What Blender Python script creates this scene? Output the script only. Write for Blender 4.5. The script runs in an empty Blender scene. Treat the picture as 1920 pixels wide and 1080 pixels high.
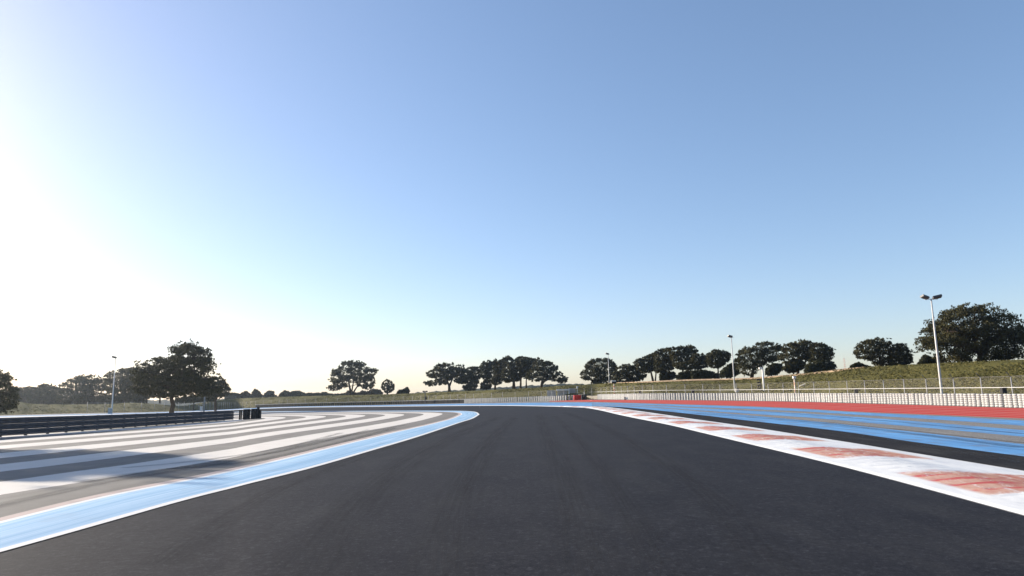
import bpy, math, random
import numpy as np
from mathutils import Vector, Matrix
random.seed(7); rng = np.random.default_rng(7)
S = bpy.context.scene
COL = S.collection
R = math.radians
# ------------------------------------------------------------------ camera, sky, sun, exposure
EYE, F, PITCH, ROLL = 1.65, 1280.0, math.atan(205.2/1280), 0.0165   # metres, focal in photo px
cp, sp = math.cos(PITCH), math.sin(PITCH)
fw = Vector((0, cp, sp)); r0 = Vector((1, 0, 0)); u0 = Vector((0, -sp, cp))
rt = r0*math.cos(ROLL) - u0*math.sin(ROLL); up = u0*math.cos(ROLL) + r0*math.sin(ROLL)
cd = bpy.data.cameras.new('camera'); cam = bpy.data.objects.new('camera', cd); COL.objects.link(cam)
cd.sensor_width = 36; cd.lens = 36*F/1920; cd.clip_start = .05; cd.clip_end = 20000
cam.matrix_world = Matrix(((rt.x, up.x, -fw.x, 0), (rt.y, up.y, -fw.y, 0), (rt.z, up.z, -fw.z, EYE), (0, 0, 0, 1)))
S.camera = cam
SUN_AZ, SUN_EL = R(-62), R(19)          # azimuth from +Y, negative = left
SUN_DIR = Vector((math.sin(SUN_AZ)*math.cos(SUN_EL), math.cos(SUN_AZ)*math.cos(SUN_EL), math.sin(SUN_EL)))
w = bpy.data.worlds.new('World'); S.world = w; w.use_nodes = True
wn = w.node_tree; bg = wn.nodes['Background']
sky = wn.nodes.new('ShaderNodeTexSky'); sky.sky_type = 'NISHITA'; sky.sun_disc = False
sky.sun_elevation = SUN_EL; sky.sun_rotation = SUN_AZ
sky.air_density = 0.92; sky.dust_density = 0.7; sky.ozone_density = 2.5; sky.altitude = 300
bw = wn.nodes.new('ShaderNodeRGBToBW'); sat = wn.nodes.new('ShaderNodeMix'); sat.data_type = 'RGBA'; sat.clamp_factor = False
sat.inputs[0].default_value = 1.3; wn.links.new(sky.outputs[0], bw.inputs[0]); wn.links.new(bw.outputs[0], sat.inputs[6]); wn.links.new(sky.outputs[0], sat.inputs[7])
gam = wn.nodes.new('ShaderNodeGamma'); gam.inputs[1].default_value = .8; wn.links.new(sat.outputs[2], gam.inputs[0])
tint = wn.nodes.new('ShaderNodeMix'); tint.data_type = 'RGBA'; tint.blend_type = 'MULTIPLY'; tint.inputs[0].default_value = 1
tint.inputs[7].default_value = (1.225, 1.055, 1.03, 1)
wn.links.new(gam.outputs[0], tint.inputs[6]); wn.links.new(tint.outputs[2], bg.inputs[0]); bg.inputs[1].default_value = 0.108
sl = bpy.data.lights.new('sun', 'SUN'); sl.energy = 5.0; sl.angle = R(.6); sl.color = (1, .89, .74)
so = bpy.data.objects.new('sun', sl); COL.objects.link(so)
so.rotation_euler = SUN_DIR.to_track_quat('Z', 'Y').to_euler(); so.location = (-60, 20, 60)
S.view_settings.view_transform = 'Standard'; S.view_settings.look = 'None'
S.view_settings.gamma = 1; S.view_settings.exposure = 1.18
S.render.engine = 'CYCLES'
S.cycles.volume_max_steps = 64; S.cycles.transparent_max_bounces = 16; S.cycles.max_bounces = 6

# ------------------------------------------------------------------ helpers: survey of the ground
def ray(px, py): return fw + rt*((px-960)/F) + up*((540-py)/F)
def pch(xs, ys):
    xs = np.array(xs, float); ys = np.array(ys, float); h = np.diff(xs); d = np.diff(ys)/h
    m = np.zeros_like(xs); m[0] = d[0]; m[-1] = d[-1]
    for i in range(1, len(xs)-1):
        m[i] = 0 if d[i-1]*d[i] <= 0 else (h[i-1]+h[i])/(h[i]/d[i-1]+h[i-1]/d[i])
    def f(x):
        x = float(x)
        if x <= xs[0]: return float(ys[0]+m[0]*(x-xs[0]))
        if x >= xs[-1]: return float(ys[-1]+m[-1]*(x-xs[-1]))
        i = int(np.searchsorted(xs, x)-1); t = (x-xs[i])/h[i]
        return float((2*t**3-3*t*t+1)*ys[i]+(t**3-2*t*t+t)*h[i]*m[i]+(3*t*t-2*t**3)*ys[i+1]+(t**3-t*t)*h[i]*m[i+1])
    return f
def P(*pts):                              # piecewise curve through (x, y)
    return pch([p[0] for p in pts], [p[1] for p in pts])
# fall of the ground along each bearing t = X/Y (a gentle, slightly twisted plane)
_hx = [0, 430, 480, 800, 1000, 1122, 1200, 1400, 1600, 1920]
_hy = [765, 760, 757.5, 748.7, 742, 737.5, 735.8, 734.6, 734, 733.5]
_t, _s = [], []
for a, b in zip(_hx, _hy):
    v = ray(a, b); _t.append(v.x/v.y); _s.append(v.z/v.y)
_sf = pch(_t, _s)
def slope(t): return _sf(min(max(t, _t[0]), _t[-1]))
def gz(x, y): return min(y, 450)*slope(x/y) if y > .05 else 0.0
def at(px, py, lift=0.0):
    v = ray(px, py); t = v.x/v.y; k = EYE/(v.y*slope(t)-v.z)
    return Vector((v.x*k, v.y*k, EYE+v.z*k+lift*(1+.022*v.y*k)))
def far(px, py, D):                       # point on a pixel's sight line at distance D ahead
    v = ray(px, py); return Vector((v.x*D/v.y, D, EYE+v.z*D/v.y))
def ground_at(px, D):
    v = ray(px, 750); x = v.x/v.y*D; return Vector((x, D, gz(x, D)))

# ------------------------------------------------------------------ helpers: meshes
class MB:
    def __init__(s): s.v = []; s.f = []; s.uv = []
    def poly(s, pts, uvs=None):
        n = len(s.v); s.v += [tuple(p) for p in pts]; s.f.append(tuple(range(n, n+len(pts))))
    def box(s, c, size, rot=None):
        n = len(s.v); M = rot or Matrix.Identity(3); c = Vector(c)
        for dx in (-.5, .5):
            for dy in (-.5, .5):
                for dz in (-.5, .5):
                    s.v.append(tuple(c + M @ Vector((dx*size[0], dy*size[1], dz*size[2]))))
        for q in ((0,1,3,2),(4,6,7,5),(0,4,5,1),(2,3,7,6),(0,2,6,4),(1,5,7,3)): s.f.append(tuple(n+i for i in q))
        return s
    def tube(s, pts, rad, seg=8, cap=True):
        pts = [Vector(p) for p in pts]; n0 = len(s.v); N = len(pts)
        for i, p in enumerate(pts):
            d = (pts[min(i+1, N-1)]-pts[max(i-1, 0)]).normalized()
            a = d.cross(Vector((0, 1, 0)) if abs(d.y) < .9 else Vector((1, 0, 0))).normalized(); b = d.cross(a)
            r = rad[i] if isinstance(rad, (list, tuple)) else rad
            for k in range(seg):
                an = 2*math.pi*k/seg; s.v.append(tuple(p+(a*math.cos(an)+b*math.sin(an))*r))
        for i in range(N-1):
            for k in range(seg):
                k2 = (k+1) % seg
                s.f.append((n0+i*seg+k, n0+(i+1)*seg+k, n0+(i+1)*seg+k2, n0+i*seg+k2))
        if cap:
            s.f.append(tuple(n0+k for k in range(seg))); s.f.append(tuple(n0+(N-1)*seg+k for k in reversed(range(seg))))
        return s
    def lathe(s, prof, seg=14, c=(0, 0, 0)):
        n0 = len(s.v)
        for r, z in prof:
            for k in range(seg):
                a = 2*math.pi*k/seg; s.v.append((c[0]+r*math.cos(a), c[1]+r*math.sin(a), c[2]+z))
        for i in range(len(prof)-1):
            for k in range(seg):
                k2 = (k+1) % seg; s.f.append((n0+i*seg+k, n0+i*seg+k2, n0+(i+1)*seg+k2, n0+(i+1)*seg+k))
        s.f.append(tuple(n0+(len(prof)-1)*seg+k for k in range(seg)))
        return s
    def grid(s, rows):                    # rows: list of equal-length point lists
        n0 = len(s.v); m = len(rows[0])
        for r in rows: s.v += [tuple(p) for p in r]
        for i in range(len(rows)-1):
            for j in range(m-1):
                a = n0+i*m+j; s.f.append((a, a+1, a+m+1, a+m))
        return s
    def mesh(s, name, mat, smooth=False):
        me = bpy.data.meshes.new(name); me.from_pydata(s.v, [], s.f); me.update()
        if mat: me.materials.append(mat)
        if smooth: me.polygons.foreach_set('use_smooth', [True]*len(me.polygons))
        return me
    def build(s, name, mat, parent=None, smooth=False, loc=None):
        return put(name, s.mesh(name, mat, smooth), parent, loc)
def put(name, me, parent=None, loc=None):
    o = bpy.data.objects.new(name, me); COL.objects.link(o)
    if parent: o.parent = parent
    if loc is not None: o.location = loc
    return o
def tag(o, label=None, cat=None, group=None, kind=None):
    if label: o['label'] = label
    if cat: o['category'] = cat
    if group: o['group'] = group
    if kind: o['kind'] = kind
    return o
def thing(name, label, cat, loc=(0, 0, 0), rz=0, group=None):
    o = bpy.data.objects.new(name, None); COL.objects.link(o); o.location = loc; o.rotation_euler.z = rz
    o.empty_display_size = .2
    return tag(o, label, cat, group)
def dup(o, parent=None):
    c = o.copy(); COL.objects.link(c); c.parent = parent
    for ch in list(o.children): dup(ch, c)
    return c
def struct(name, mb, mat, smooth=False): return tag(mb.build(name, mat, None, smooth), kind='structure')
def set_uv(me, per_vertex):
    uv = me.uv_layers.new(name='UVMap'); li = np.empty(len(me.loops), dtype=np.int32)
    me.loops.foreach_get('vertex_index', li)
    uv.data.foreach_set('uv', np.asarray(per_vertex, dtype=np.float32)[li].ravel())

# ------------------------------------------------------------------ helpers: materials
class NT:
    def __init__(s, name):
        s.m = bpy.data.materials.new(name); s.m.use_nodes = True; s.t = s.m.node_tree
        s.p = s.t.nodes['Principled BSDF']; s.out = s.t.nodes['Material Output']
    def n(s, typ, ins=None, **kw):
        nd = s.t.nodes.new('ShaderNode'+typ)
        for k, v in kw.items(): setattr(nd, k, v)
        for k, v in (ins or {}).items(): s.set(nd.inputs[k], v)
        return nd
    def set(s, sock, v):
        if isinstance(v, bpy.types.NodeSocket): s.t.links.new(v, sock)
        else: sock.default_value = v
    def math(s, op, a, b=0.0, clamp=False):
        nd = s.n('Math', operation=op, use_clamp=clamp); s.set(nd.inputs[0], a); s.set(nd.inputs[1], b); return nd.outputs[0]
    def coord(s, scale=(1, 1, 1), uv=False):
        c = s.n('TexCoord'); mp = s.n('Mapping', {'Vector': c.outputs['UV' if uv else 'Object'], 'Scale': scale}); return mp.outputs[0]
    def noise(s, scale, detail=4, rough=.55, sc=(1, 1, 1), uv=False):
        return s.n('TexNoise', {'Vector': s.coord(sc, uv), 'Scale': scale, 'Detail': detail, 'Roughness': rough}).outputs['Fac']
    def ramp(s, f, a, b):
        nd = s.n('MapRange', {'Value': f, 'From Min': a, 'From Max': b}); nd.clamp = True; return nd.outputs[0]
    def mix(s, f, a, b):
        nd = s.n('Mix', data_type='RGBA'); s.set(nd.inputs[0], f)
        for i, c in ((6, a), (7, b)): s.set(nd.inputs[i], c if isinstance(c, bpy.types.NodeSocket) else (*c, 1))
        return nd.outputs[2]
    def done(s, color, rough=.8, spec=.3, metal=0.0, bump=None, bs=.3, bd=.01):
        s.set(s.p.inputs['Base Color'], color if isinstance(color, bpy.types.NodeSocket) else (*color, 1))
        s.set(s.p.inputs['Roughness'], rough); s.set(s.p.inputs['Specular IOR Level'], spec); s.set(s.p.inputs['Metallic'], metal)
        if bump is not None:
            b = s.n('Bump', {'Height': bump, 'Strength': bs, 'Distance': bd}); s.t.links.new(b.outputs[0], s.p.inputs['Normal'])
        return s.m
def simple(name, c, var=.15, scale=6, rough=.6, spec=.4, metal=0):
    t = NT(name); f = t.noise(scale, 5)
    return t.done(t.mix(t.ramp(f, .3, .7), tuple(x*(1-var) for x in c), tuple(min(1, x*(1+var)) for x in c)), rough, spec, metal)
def mat_asphalt(name, dark, light, streak, rough=.62, spec=.35, sc=(.9, .2, 1)):
    t = NT(name)
    fine = t.noise(90, 3, .7); mid = t.noise(.6, 5, .6); st = t.noise(1.6, 5, .6, sc)
    big = t.noise(.07, 3)
    c = t.mix(t.ramp(mid, .3, .7), dark, light)
    c = t.mix(t.math('MULTIPLY', t.ramp(st, .48, .7), .6), c, streak)
    c = t.mix(t.math('MULTIPLY', t.ramp(big, .35, .7), .45), c, light)
    gr = t.noise(38, 3, .75); c = t.mix(t.math('MULTIPLY', t.ramp(gr, .40, .22), .55), c, tuple(x*.35 for x in dark))
    g2 = t.noise(11, 4, .8); c = t.mix(t.math('MULTIPLY', t.ramp(g2, .54, .68), .65), c, tuple(x*2.1+.008 for x in light)); c = t.mix(t.math('MULTIPLY', t.ramp(g2, .46, .32), .65), c, tuple(x*.4 for x in dark))
    sp_ = t.ramp(gr, .58, .72)
    c = t.mix(t.math('MULTIPLY', sp_, .55), c, tuple(min(1, x*2.2+.035) for x in light))
    return t.done(c, rough, spec, 0, fine, .35, .006)
M = {}
M['track'] = mat_asphalt('fresh_asphalt', (.0135, .0137, .0178), (.0220, .0222, .0258), (.0330, .0330, .0350), .74, .055)
M['verge'] = mat_asphalt('dark_asphalt', (.016, .016, .0185), (.026, .0257, .027), (.055, .053, .051), .85, .03)
M['runoff'] = mat_asphalt('weathered_asphalt', (.15, .143, .132), (.215, .207, .195), (.115, .108, .10), .85, .12, (.5, .05, 1))
def mat_stripes():
    t = NT('striped_runoff_asphalt')
    d = t.n('Attribute', attribute_name='kerb_distance').outputs['Fac']
    wob = t.math('MULTIPLY', t.math('SUBTRACT', t.noise(5, 3), .5), .10)
    ph = t.math('MODULO', t.math('SUBTRACT', t.math('ADD', d, wob), 2.25), 4.05)
    m = t.math('MULTIPLY', t.ramp(ph, -.02, .03), t.ramp(ph, 2.03, 1.98))
    st = t.noise(1.3, 6, .62, (1.2, .10, 1)); mid = t.noise(.8, 5, .6); fine = t.noise(70, 3, .7)
    asp = t.mix(t.ramp(mid, .3, .7), (.132, .126, .117), (.20, .190, .177))
    asp = t.mix(t.math('MULTIPLY', t.ramp(st, .5, .68), .75), asp, (.10, .092, .083))
    asp = t.mix(t.ramp(fine, .35, .8), asp, (.235, .225, .21))
    wh = t.mix(t.ramp(mid, .3, .75), (.55, .52, .48), (.63, .60, .565))
    wh = t.mix(t.math('MULTIPLY', t.ramp(t.noise(2.1, 6, .65, (1.2, .12, 1)), .56, .74), .5), wh, (.40, .38, .355))
    wh = t.mix(t.math('MULTIPLY', t.ramp(fine, .58, .75), .25), wh, (.45, .43, .41))
    near = t.ramp(d, 2.2, .2)           # rubbered strip beside the kerb
    asp = t.mix(t.math('MULTIPLY', near, .35), asp, (.09, .085, .08))
    return t.done(t.mix(m, asp, wh), .85, .12, 0, fine, .25, .005)
M['stripes'] = mat_stripes()
def mat_paint(name, c, dark, under, wear=.62, rough=.6, su=.05, sv=3.0):
    t = NT(name); st = t.noise(2.2, 6, .65, (su, sv, 1), True); fine = t.noise(60, 3, .7); mid = t.noise(.9, 5)
    k = t.mix(t.ramp(st, .36, .66), c, dark)
    k = t.mix(t.math('MULTIPLY', t.ramp(mid, wear, wear+.2), .7), k, under)
    k = t.mix(t.math('MULTIPLY', t.ramp(fine, .6, .8), .3), k, under)
    return t.done(k, rough+.1, .15, 0, fine, .2, .004)
M['blue'] = mat_paint('blue_paint', (.125, .325, .60), (.075, .20, .40), (0.1394, 0.1394, 0.1394), .50, .75)
M['pale_blue'] = mat_paint('pale_blue_kerb_paint', (.35, .50, .65), (.16, .32, .50), (0.252, 0.3192, 0.4032), .58, .7, .05, 4.5)
M['white'] = mat_paint('white_line_paint', (0.656, 0.656, 0.64), (0.576, 0.576, 0.568), (0.4, 0.392, 0.376), .66)
M['pink'] = mat_paint('worn_pink_paint', (0.5084, 0.41, 0.3772), (0.3444, 0.2788, 0.2542), (0.205, 0.1886, 0.1722), .5)
def mat_red():
    t = NT('red_striped_paint'); uv = t.n('SeparateXYZ', {'Vector': t.coord((1, 1, 1), True)})
    ph = t.math('FRACT', t.math('MULTIPLY', uv.outputs[1], 6.0))
    gap = t.math('MULTIPLY', t.ramp(ph, .76, .80), t.ramp(ph, 1.0, .96))
    st = t.noise(1.5, 6, .65, (.04, 24, 1), True); fine = t.noise(40, 3, .7)
    red = t.mix(t.ramp(st, .35, .65), (.50, .045, .035), (.36, .04, .034))
    red = t.mix(t.math('MULTIPLY', t.ramp(fine, .6, .8), .3), red, (.45, .22, .18))
    return t.done(t.mix(t.math('MULTIPLY', gap, .75), red, (.50, .24, .19)), .85, .1, 0, fine, .2, .004)
M['red'] = mat_red()
def mat_kerb():
    t = NT('kerb_paint'); uv = t.n('SeparateXYZ', {'Vector': t.coord((1, 1, 1), True)})
    u, v = uv.outputs[0], uv.outputs[1]
    wob = t.math('MULTIPLY', t.math('SUBTRACT', t.noise(1.2, 5, .65), .5), .7)
    st2 = t.math('MULTIPLY', t.math('SUBTRACT', t.noise(9, 5, .7), .5), .8)
    uu = t.math('ADD', t.math('ADD', u, wob), t.math('ADD', t.math('MULTIPLY', v, .5), st2))
    ph = t.math('FRACT', t.math('DIVIDE', t.math('ADD', uu, .8), 6.0))
    blk = t.math('MULTIPLY', t.ramp(ph, .0, .04), t.ramp(ph, .52, .47))
    inn = t.math('MULTIPLY', t.ramp(v, .13, .17), t.ramp(v, .84, .78))
    m = t.math('MULTIPLY', blk, inn)
    tooth = t.math('FRACT', t.math('DIVIDE', t.math('ADD', u, t.math('MULTIPLY', v, .25)), .62))
    tooth_shade = t.math('MULTIPLY', t.math('MULTIPLY', t.ramp(tooth, .62, .72), t.ramp(v, .55, .42)), t.ramp(t.noise(2.6, 4, .6, (.7, 3, 1), True), .40, .52))  # shadow sides of the teeth, put into the colour as strokes
    wear = t.noise(2.2, 6, .7, (.8, 5, 1), True)
    red = t.mix(t.ramp(wear, .40, .64), (.38, .105, .055), (.52, .30, .19)); red = t.mix(t.math('MULTIPLY', t.ramp(v, .5, .3), .3), red, (.60, .48, .40))
    red = t.mix(t.math('MULTIPLY', tooth_shade, .85), red, (.42, .035, .03))
    fine = t.noise(60, 3, .7)
    wh = t.mix(t.ramp(t.noise(1.7, 6, .7, (.6, 5, 1), True), .42, .72), (.70, .70, .68), (.54, .55, .57))
    wh = t.mix(t.math('MULTIPLY', t.ramp(fine, .62, .8), .3), wh, (.45, .45, .45))
    wh = t.mix(t.math('MULTIPLY', t.math('MULTIPLY', tooth_shade, inn), .45), wh, (.38, .40, .44))  # tooth shadows painted bluish grey on the white
    keep = t.ramp(t.noise(3.5, 6, .72, (.5, 4, 1), True), .66, .56)
    return t.done(t.mix(t.math('MULTIPLY', m, keep), wh, red), .55, .35, 0, fine, .25, .005)
M['kerb'] = mat_kerb()
def mat_grass(name, a, b, c, s1=.25, sc=(1, 1, 1)):
    t = NT(name); n1 = t.noise(s1, 6, .65, sc); n2 = t.noise(2.2, 5, .7, sc); n3 = t.noise(9, 4, .7)
    k = t.mix(t.ramp(n1, .36, .64), a, b); k = t.mix(t.math('MULTIPLY', t.ramp(n2, .42, .68), .8), k, c)
    k = t.mix(t.math('MULTIPLY', t.ramp(n3, .5, .75), .5), k, tuple(x*.45 for x in a))
    return t.done(k, .95, .1, 0, n3, .8, .12)
M['bank'] = mat_grass('dry_grass_bank', (.085, .080, .022), (.055, .056, .018), (.135, .115, .040), .2, (1, 1, 2.4))
M['field'] = mat_grass('dry_grass_field', (0.085, 0.0765, 0.03825), (0.1105, 0.09775, 0.051), (0.1445, 0.1275, 0.0765), .08)
M['sand'] = simple('sandy_track', (0.36, 0.2592, 0.1656), .2, 1.2, .95, .1)
M['hill'] = mat_grass('wooded_hill', (.035, .045, .026), (.025, .032, .02), (.06, .062, .035), .03)
M['tyre_white'] = simple('white_painted_rubber', (.405, .402, .392), .28, 3.5, .6, .35)
M['tyre_red'] = simple('red_painted_rubber', (.60, .045, .035), .2, 4, .55, .4)
M['tyre_black'] = simple('black_and_shaded_rubber', (.022, .022, .024), .3, 5, .7, .3)  # black tyres; also stands in for shade on far-wall stacks
M['steel'] = simple('galvanised_steel', (.24, .24, .245), .15, 3, .55, .4, .3)
M['steel_light'] = simple('light_grey_steel', (.44, .44, .43), .1, 3, .5, .4, .1)
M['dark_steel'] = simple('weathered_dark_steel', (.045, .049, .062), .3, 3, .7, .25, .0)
M['lamp_dark'] = simple('dark_lamp_housing', (.07, .07, .075), .2, 5, .5, .4)
M['white_metal'] = simple('white_enamel', (0.663, 0.6545, 0.629), .06, 3, .5, .4)
M['concrete'] = simple('pale_concrete', (0.496, 0.44, 0.352), .12, 2, .85, .2)
M['grey_panel'] = simple('grey_mesh_panel', (.30, .30, .29), .15, 4, .8, .2)
M['black'] = simple('matt_black', (.014, .014, .015), .2, 5, .7, .3)
M['cream'] = simple('cream_sheet', (0.592, 0.544, 0.432), .08, 3, .6, .3)
def mat_bark(name, c):
    t = NT(name); f = t.noise(6, 5, .65, (1, 1, .25))
    return t.done(t.mix(t.ramp(f, .3, .7), tuple(x*.55 for x in c), tuple(x*1.35 for x in c)), .95, .1, 0, f, .6, .05)
M['bark'] = mat_bark('pine_bark', (.075, .055, .04))
def mat_leaf(name, dark, light):
    t = NT(name); a = t.n('Attribute', attribute_name='tint').outputs['Fac']
    c = t.mix(a, dark, light)
    t.done(c, .75, .15)
    tr = t.n('BsdfTranslucent', {'Color': c}); mx = t.n('MixShader', {0: .12})
    t.t.links.new(t.p.outputs[0], mx.inputs[1]); t.t.links.new(tr.outputs[0], mx.inputs[2]); t.t.links.new(mx.outputs[0], t.out.inputs[0])
    return t.m
M['pine'] = mat_leaf('pine_needles', (.010, .012, .005), (.082, .074, .027))
M['oak'] = mat_leaf('evergreen_leaves', (.012, .015, .007), (.072, .072, .030))
M['dry'] = mat_leaf('dry_winter_twigs', (.09, .075, .05), (.16, .135, .09))
def mat_wire():
    t = NT('chain_link_wire'); uv = t.n('SeparateXYZ', {'Vector': t.coord((1, 1, 1), True)})
    a = t.math('FRACT', t.math('MULTIPLY', t.math('ADD', uv.outputs[0], uv.outputs[1]), 9.0))
    b = t.math('FRACT', t.math('MULTIPLY', t.math('SUBTRACT', uv.outputs[0], uv.outputs[1]), 9.0))
    m = t.math('MAXIMUM', t.math('LESS_THAN', a, .036), t.math('LESS_THAN', b, .036))
    t.done((.26, .25, .24), .6, .3)
    tr = t.n('BsdfTransparent'); mx = t.n('MixShader', {0: m})
    t.t.links.new(tr.outputs[0], mx.inputs[1]); t.t.links.new(t.p.outputs[0], mx.inputs[2]); t.t.links.new(mx.outputs[0], t.out.inputs[0])
    return t.m
M['wire'] = mat_wire()
def mat_banded(name, a, b, period):
    t = NT(name); z = t.n('SeparateXYZ', {'Vector': t.coord()}).outputs[2]
    m = t.math('GREATER_THAN', t.math('FRACT', t.math('DIVIDE', z, period)), .5)
    return t.done(t.mix(m, a, b), .6, .3)
M['banded'] = mat_banded('red_white_bands', (.62, .60, .56), (.55, .16, .10), .9)
M['orange_band'] = mat_banded('orange_pale_bands', (.66, .52, .42), (.60, .36, .24), 1.1)

# ------------------------------------------------------------------ the ground and the painted surfaces
WB = P((-400, 790), (0, 779), (150, 775), (300, 772), (400, 768.5), (480, 764.6), (600, 761.2), (700, 759.2), (800, 757.2), (930, 754.5),
       (1000, 752.6), (1060, 750.9), (1095, 749.6), (1122, 748.8), (1200, 749.4), (1300, 749.9), (1400, 751), (1500, 752.8),
       (1600, 755.3), (1767, 760), (1920, 764.6))
def columns(name, xs, top, bot, lift, mat, rows=2, closed_uv=True):
    mb = MB(); cols = []
    for x in xs:
        a, b = top(x), bot(x)
        cols.append([at(x, a+(b-a)*j/(rows-1), lift) for j in range(rows)])
    mb.grid(cols); o = struct(name, mb, mat)
    mid = [(c[0]+c[-1])/2 for c in cols]; L = [0]
    for i in range(1, len(mid)): L.append(L[-1]+(mid[i]-mid[i-1]).length)
    set_uv(o.data, [(L[i], j/(rows-1)) for i in range(len(cols)) for j in range(rows)])
    return o
def frange(a, b, s): return list(np.arange(a, b+s*.5, s))
# one sheet of dry ground to the horizon
mb = MB(); rings = [.05, 4, 10, 20, 35, 60, 90, 130, 180, 240, 320, 450, 700, 1100, 1700, 2600]; rows = []
angs = [math.radians(a) for a in frange(-180, 180, 3)]
for r in rings: rows.append([(r*math.sin(a), r*math.cos(a), gz(r*math.sin(a), r*math.cos(a))-.03-.0012*r) for a in angs])
struct('ground', mb.grid(rows), M['field'])
# pale weathered asphalt from the camera to the tyre walls
mb = MB(); cols = []
def reach(px): return max(at(px, WB(px)-.25).y, 30)
angs = frange(-180, -60, 6)+frange(-59, 59, .6)+frange(60, 180, 6)
for a in angs:
    a = math.radians(a); t = math.tan(a)
    if abs(a) < 1.35:
        px = 960+1296*t; px = min(max(px, -350), 2150); D = reach(px)
    else: D = 8
    col = []
    for k in range(9):
        q = (k/8)**1.6
        if abs(a) < 1.35: y = .3+(D-.3)*q; x = y*t; col.append((x, y, gz(x, y)+.0))
        else: r_ = 1+(60-1)*q; x = r_*math.sin(a); y = r_*math.cos(a); col.append((x, y, gz(x, y)))
    cols.append(col)
struct('runoff_asphalt', mb.grid(cols), M['runoff'])

L1 = .004
KT = P((1040, 761.8), (1098, 761.9), (1127, 762.5), (1157, 765.4), (1190, 769.5), (1223, 774), (1257, 779), (1307, 786.5), (1357, 793.3), (1400, 799.5), (1500, 815), (1600, 830.5), (1690, 845.3), (1815, 865.5), (1920, 882.5), (2400, 960))
KB = P((1040, 762.7), (1063, 763.1), (1097, 764.8), (1123, 769), (1157, 777), (1190, 784), (1223, 790.5), (1270, 800.5), (1300, 807.8), (1400, 832), (1500, 856), (1590, 878.5), (1665, 898.5), (1765, 925.5), (1840, 946), (1920, 968), (2400, 1099))
DT = P((1110, 761.2), (1160, 763.2), (1206, 767), (1300, 776.8), (1357, 783.3), (1400, 788.4), (1500, 799.6), (1590, 810.6), (1715, 829), (1815, 842.5), (1920, 856), (2400, 918))
B3T = P((1110, 759.3), (1206, 763.6), (1300, 770.5), (1400, 778.5), (1500, 787.5), (1600, 797.8), (1750, 814), (1920, 833), (2400, 887))
B2B = P((1110, 758.6), (1206, 762.4), (1300, 768.8), (1400, 775.6), (1500, 782), (1600, 790.6), (1767, 805), (1920, 819), (2400, 863))
B2T = P((1110, 757.2), (1206, 760.4), (1300, 765.2), (1400, 769.8), (1500, 774.8), (1600, 781.6), (1767, 794), (1920, 807), (2400, 848))
B1B = P((1110, 756.6), (1206, 759.2), (1300, 763.1), (1400, 766.9), (1500, 771.2), (1600, 777.4), (1767, 787.6), (1920, 798.5), (2400, 833))
B1T = P((1110, 754.8), (1206, 757), (1300, 759.6), (1400, 762.6), (1500, 767), (1600, 772.9), (1767, 780.6), (1920, 789), (2400, 815))
RB = P((1030, 752.9), (1123, 753.8), (1206, 756), (1290, 758.4), (1356, 760.2), (1400, 761.6), (1500, 765.8), (1600, 771.8), (1767, 778.6), (1920, 785), (2400, 805))
RT = P((1030, 752.0), (1123, 749.9), (1206, 750.2), (1290, 750.8), (1400, 752), (1500, 753.8), (1600, 756.4), (1767, 761), (1920, 765.6), (2400, 779))
FBT = P((-300, 791), (0, 780.6), (300, 773), (400, 769), (480, 765.2), (540, 763.0), (700, 760.2), (780, 758.6), (930, 756.3), (1040, 755), (1110, 754.8))
FLT = P((-300, 793), (0, 782), (300, 774.3), (400, 770.2), (480, 766.4), (540, 764.1), (700, 762.0), (780, 761.1), (930, 760), (1040, 761.2), (1100, 762.2))
FLB = P((-300, 795), (0, 783.7), (300, 775.4), (400, 771.1), (480, 767.2), (540, 764.9), (700, 762.9), (780, 762.1), (930, 761.1), (1040, 762.8), (1100, 764.9))
OLn = P((-700, 1228), (0, 1037), (71, 1017), (212, 977), (345, 939), (440, 914.5), (587, 877.5), (690, 847.5), (790, 817.5), (865, 792), (890, 783.5), (899, 777.5))
BE = P((-300, 797), (0, 786.5), (300, 776.5), (400, 773.2), (488, 772), (540, 771.5), (700, 770.7), (790, 770.4), (865, 770.8), (885, 771.8), (894, 773.5), (899, 777.4))
# dark racing surface, near leg and far leg
xs1 = frange(-700, 880, 20)+frange(884, 960, 4)+frange(970, 2400, 15)
columns('track_asphalt', xs1, lambda x: OLn(x) if x < 899 else (FLB(x) if x < 1060 else KB(x)), lambda x: max(1700, OLn(x)+50 if x < 899 else 0), L1, M['track'], 14)
columns('track_asphalt', frange(-300, 880, 20)+frange(884, 899, 3), FLB, BE, L1, M['track'], 3)
xr = frange(1110, 1400, 10)+frange(1420, 2400, 20)
columns('dark_verge', xr, DT, KT, L1, M['verge'], 4)
columns('blue_stripe', xr, B3T, DT, L1, M['blue'], 3)
columns('blue_stripe', xr, B2T, B2B, L1, M['blue'], 3)
columns('blue_stripe', xr, B1T, B1B, L1, M['blue'], 3)
columns('blue_stripe', frange(-300, 1110, 15), FBT, FLT, L1, M['blue'], 3)
columns('white_line', frange(-300, 1100, 10), FLT, FLB, L1*2, M['white'])
columns('red_runoff', frange(1030, 1400, 10)+frange(1420, 2400, 20), RT, RB, L1, M['red'], 3)

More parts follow.
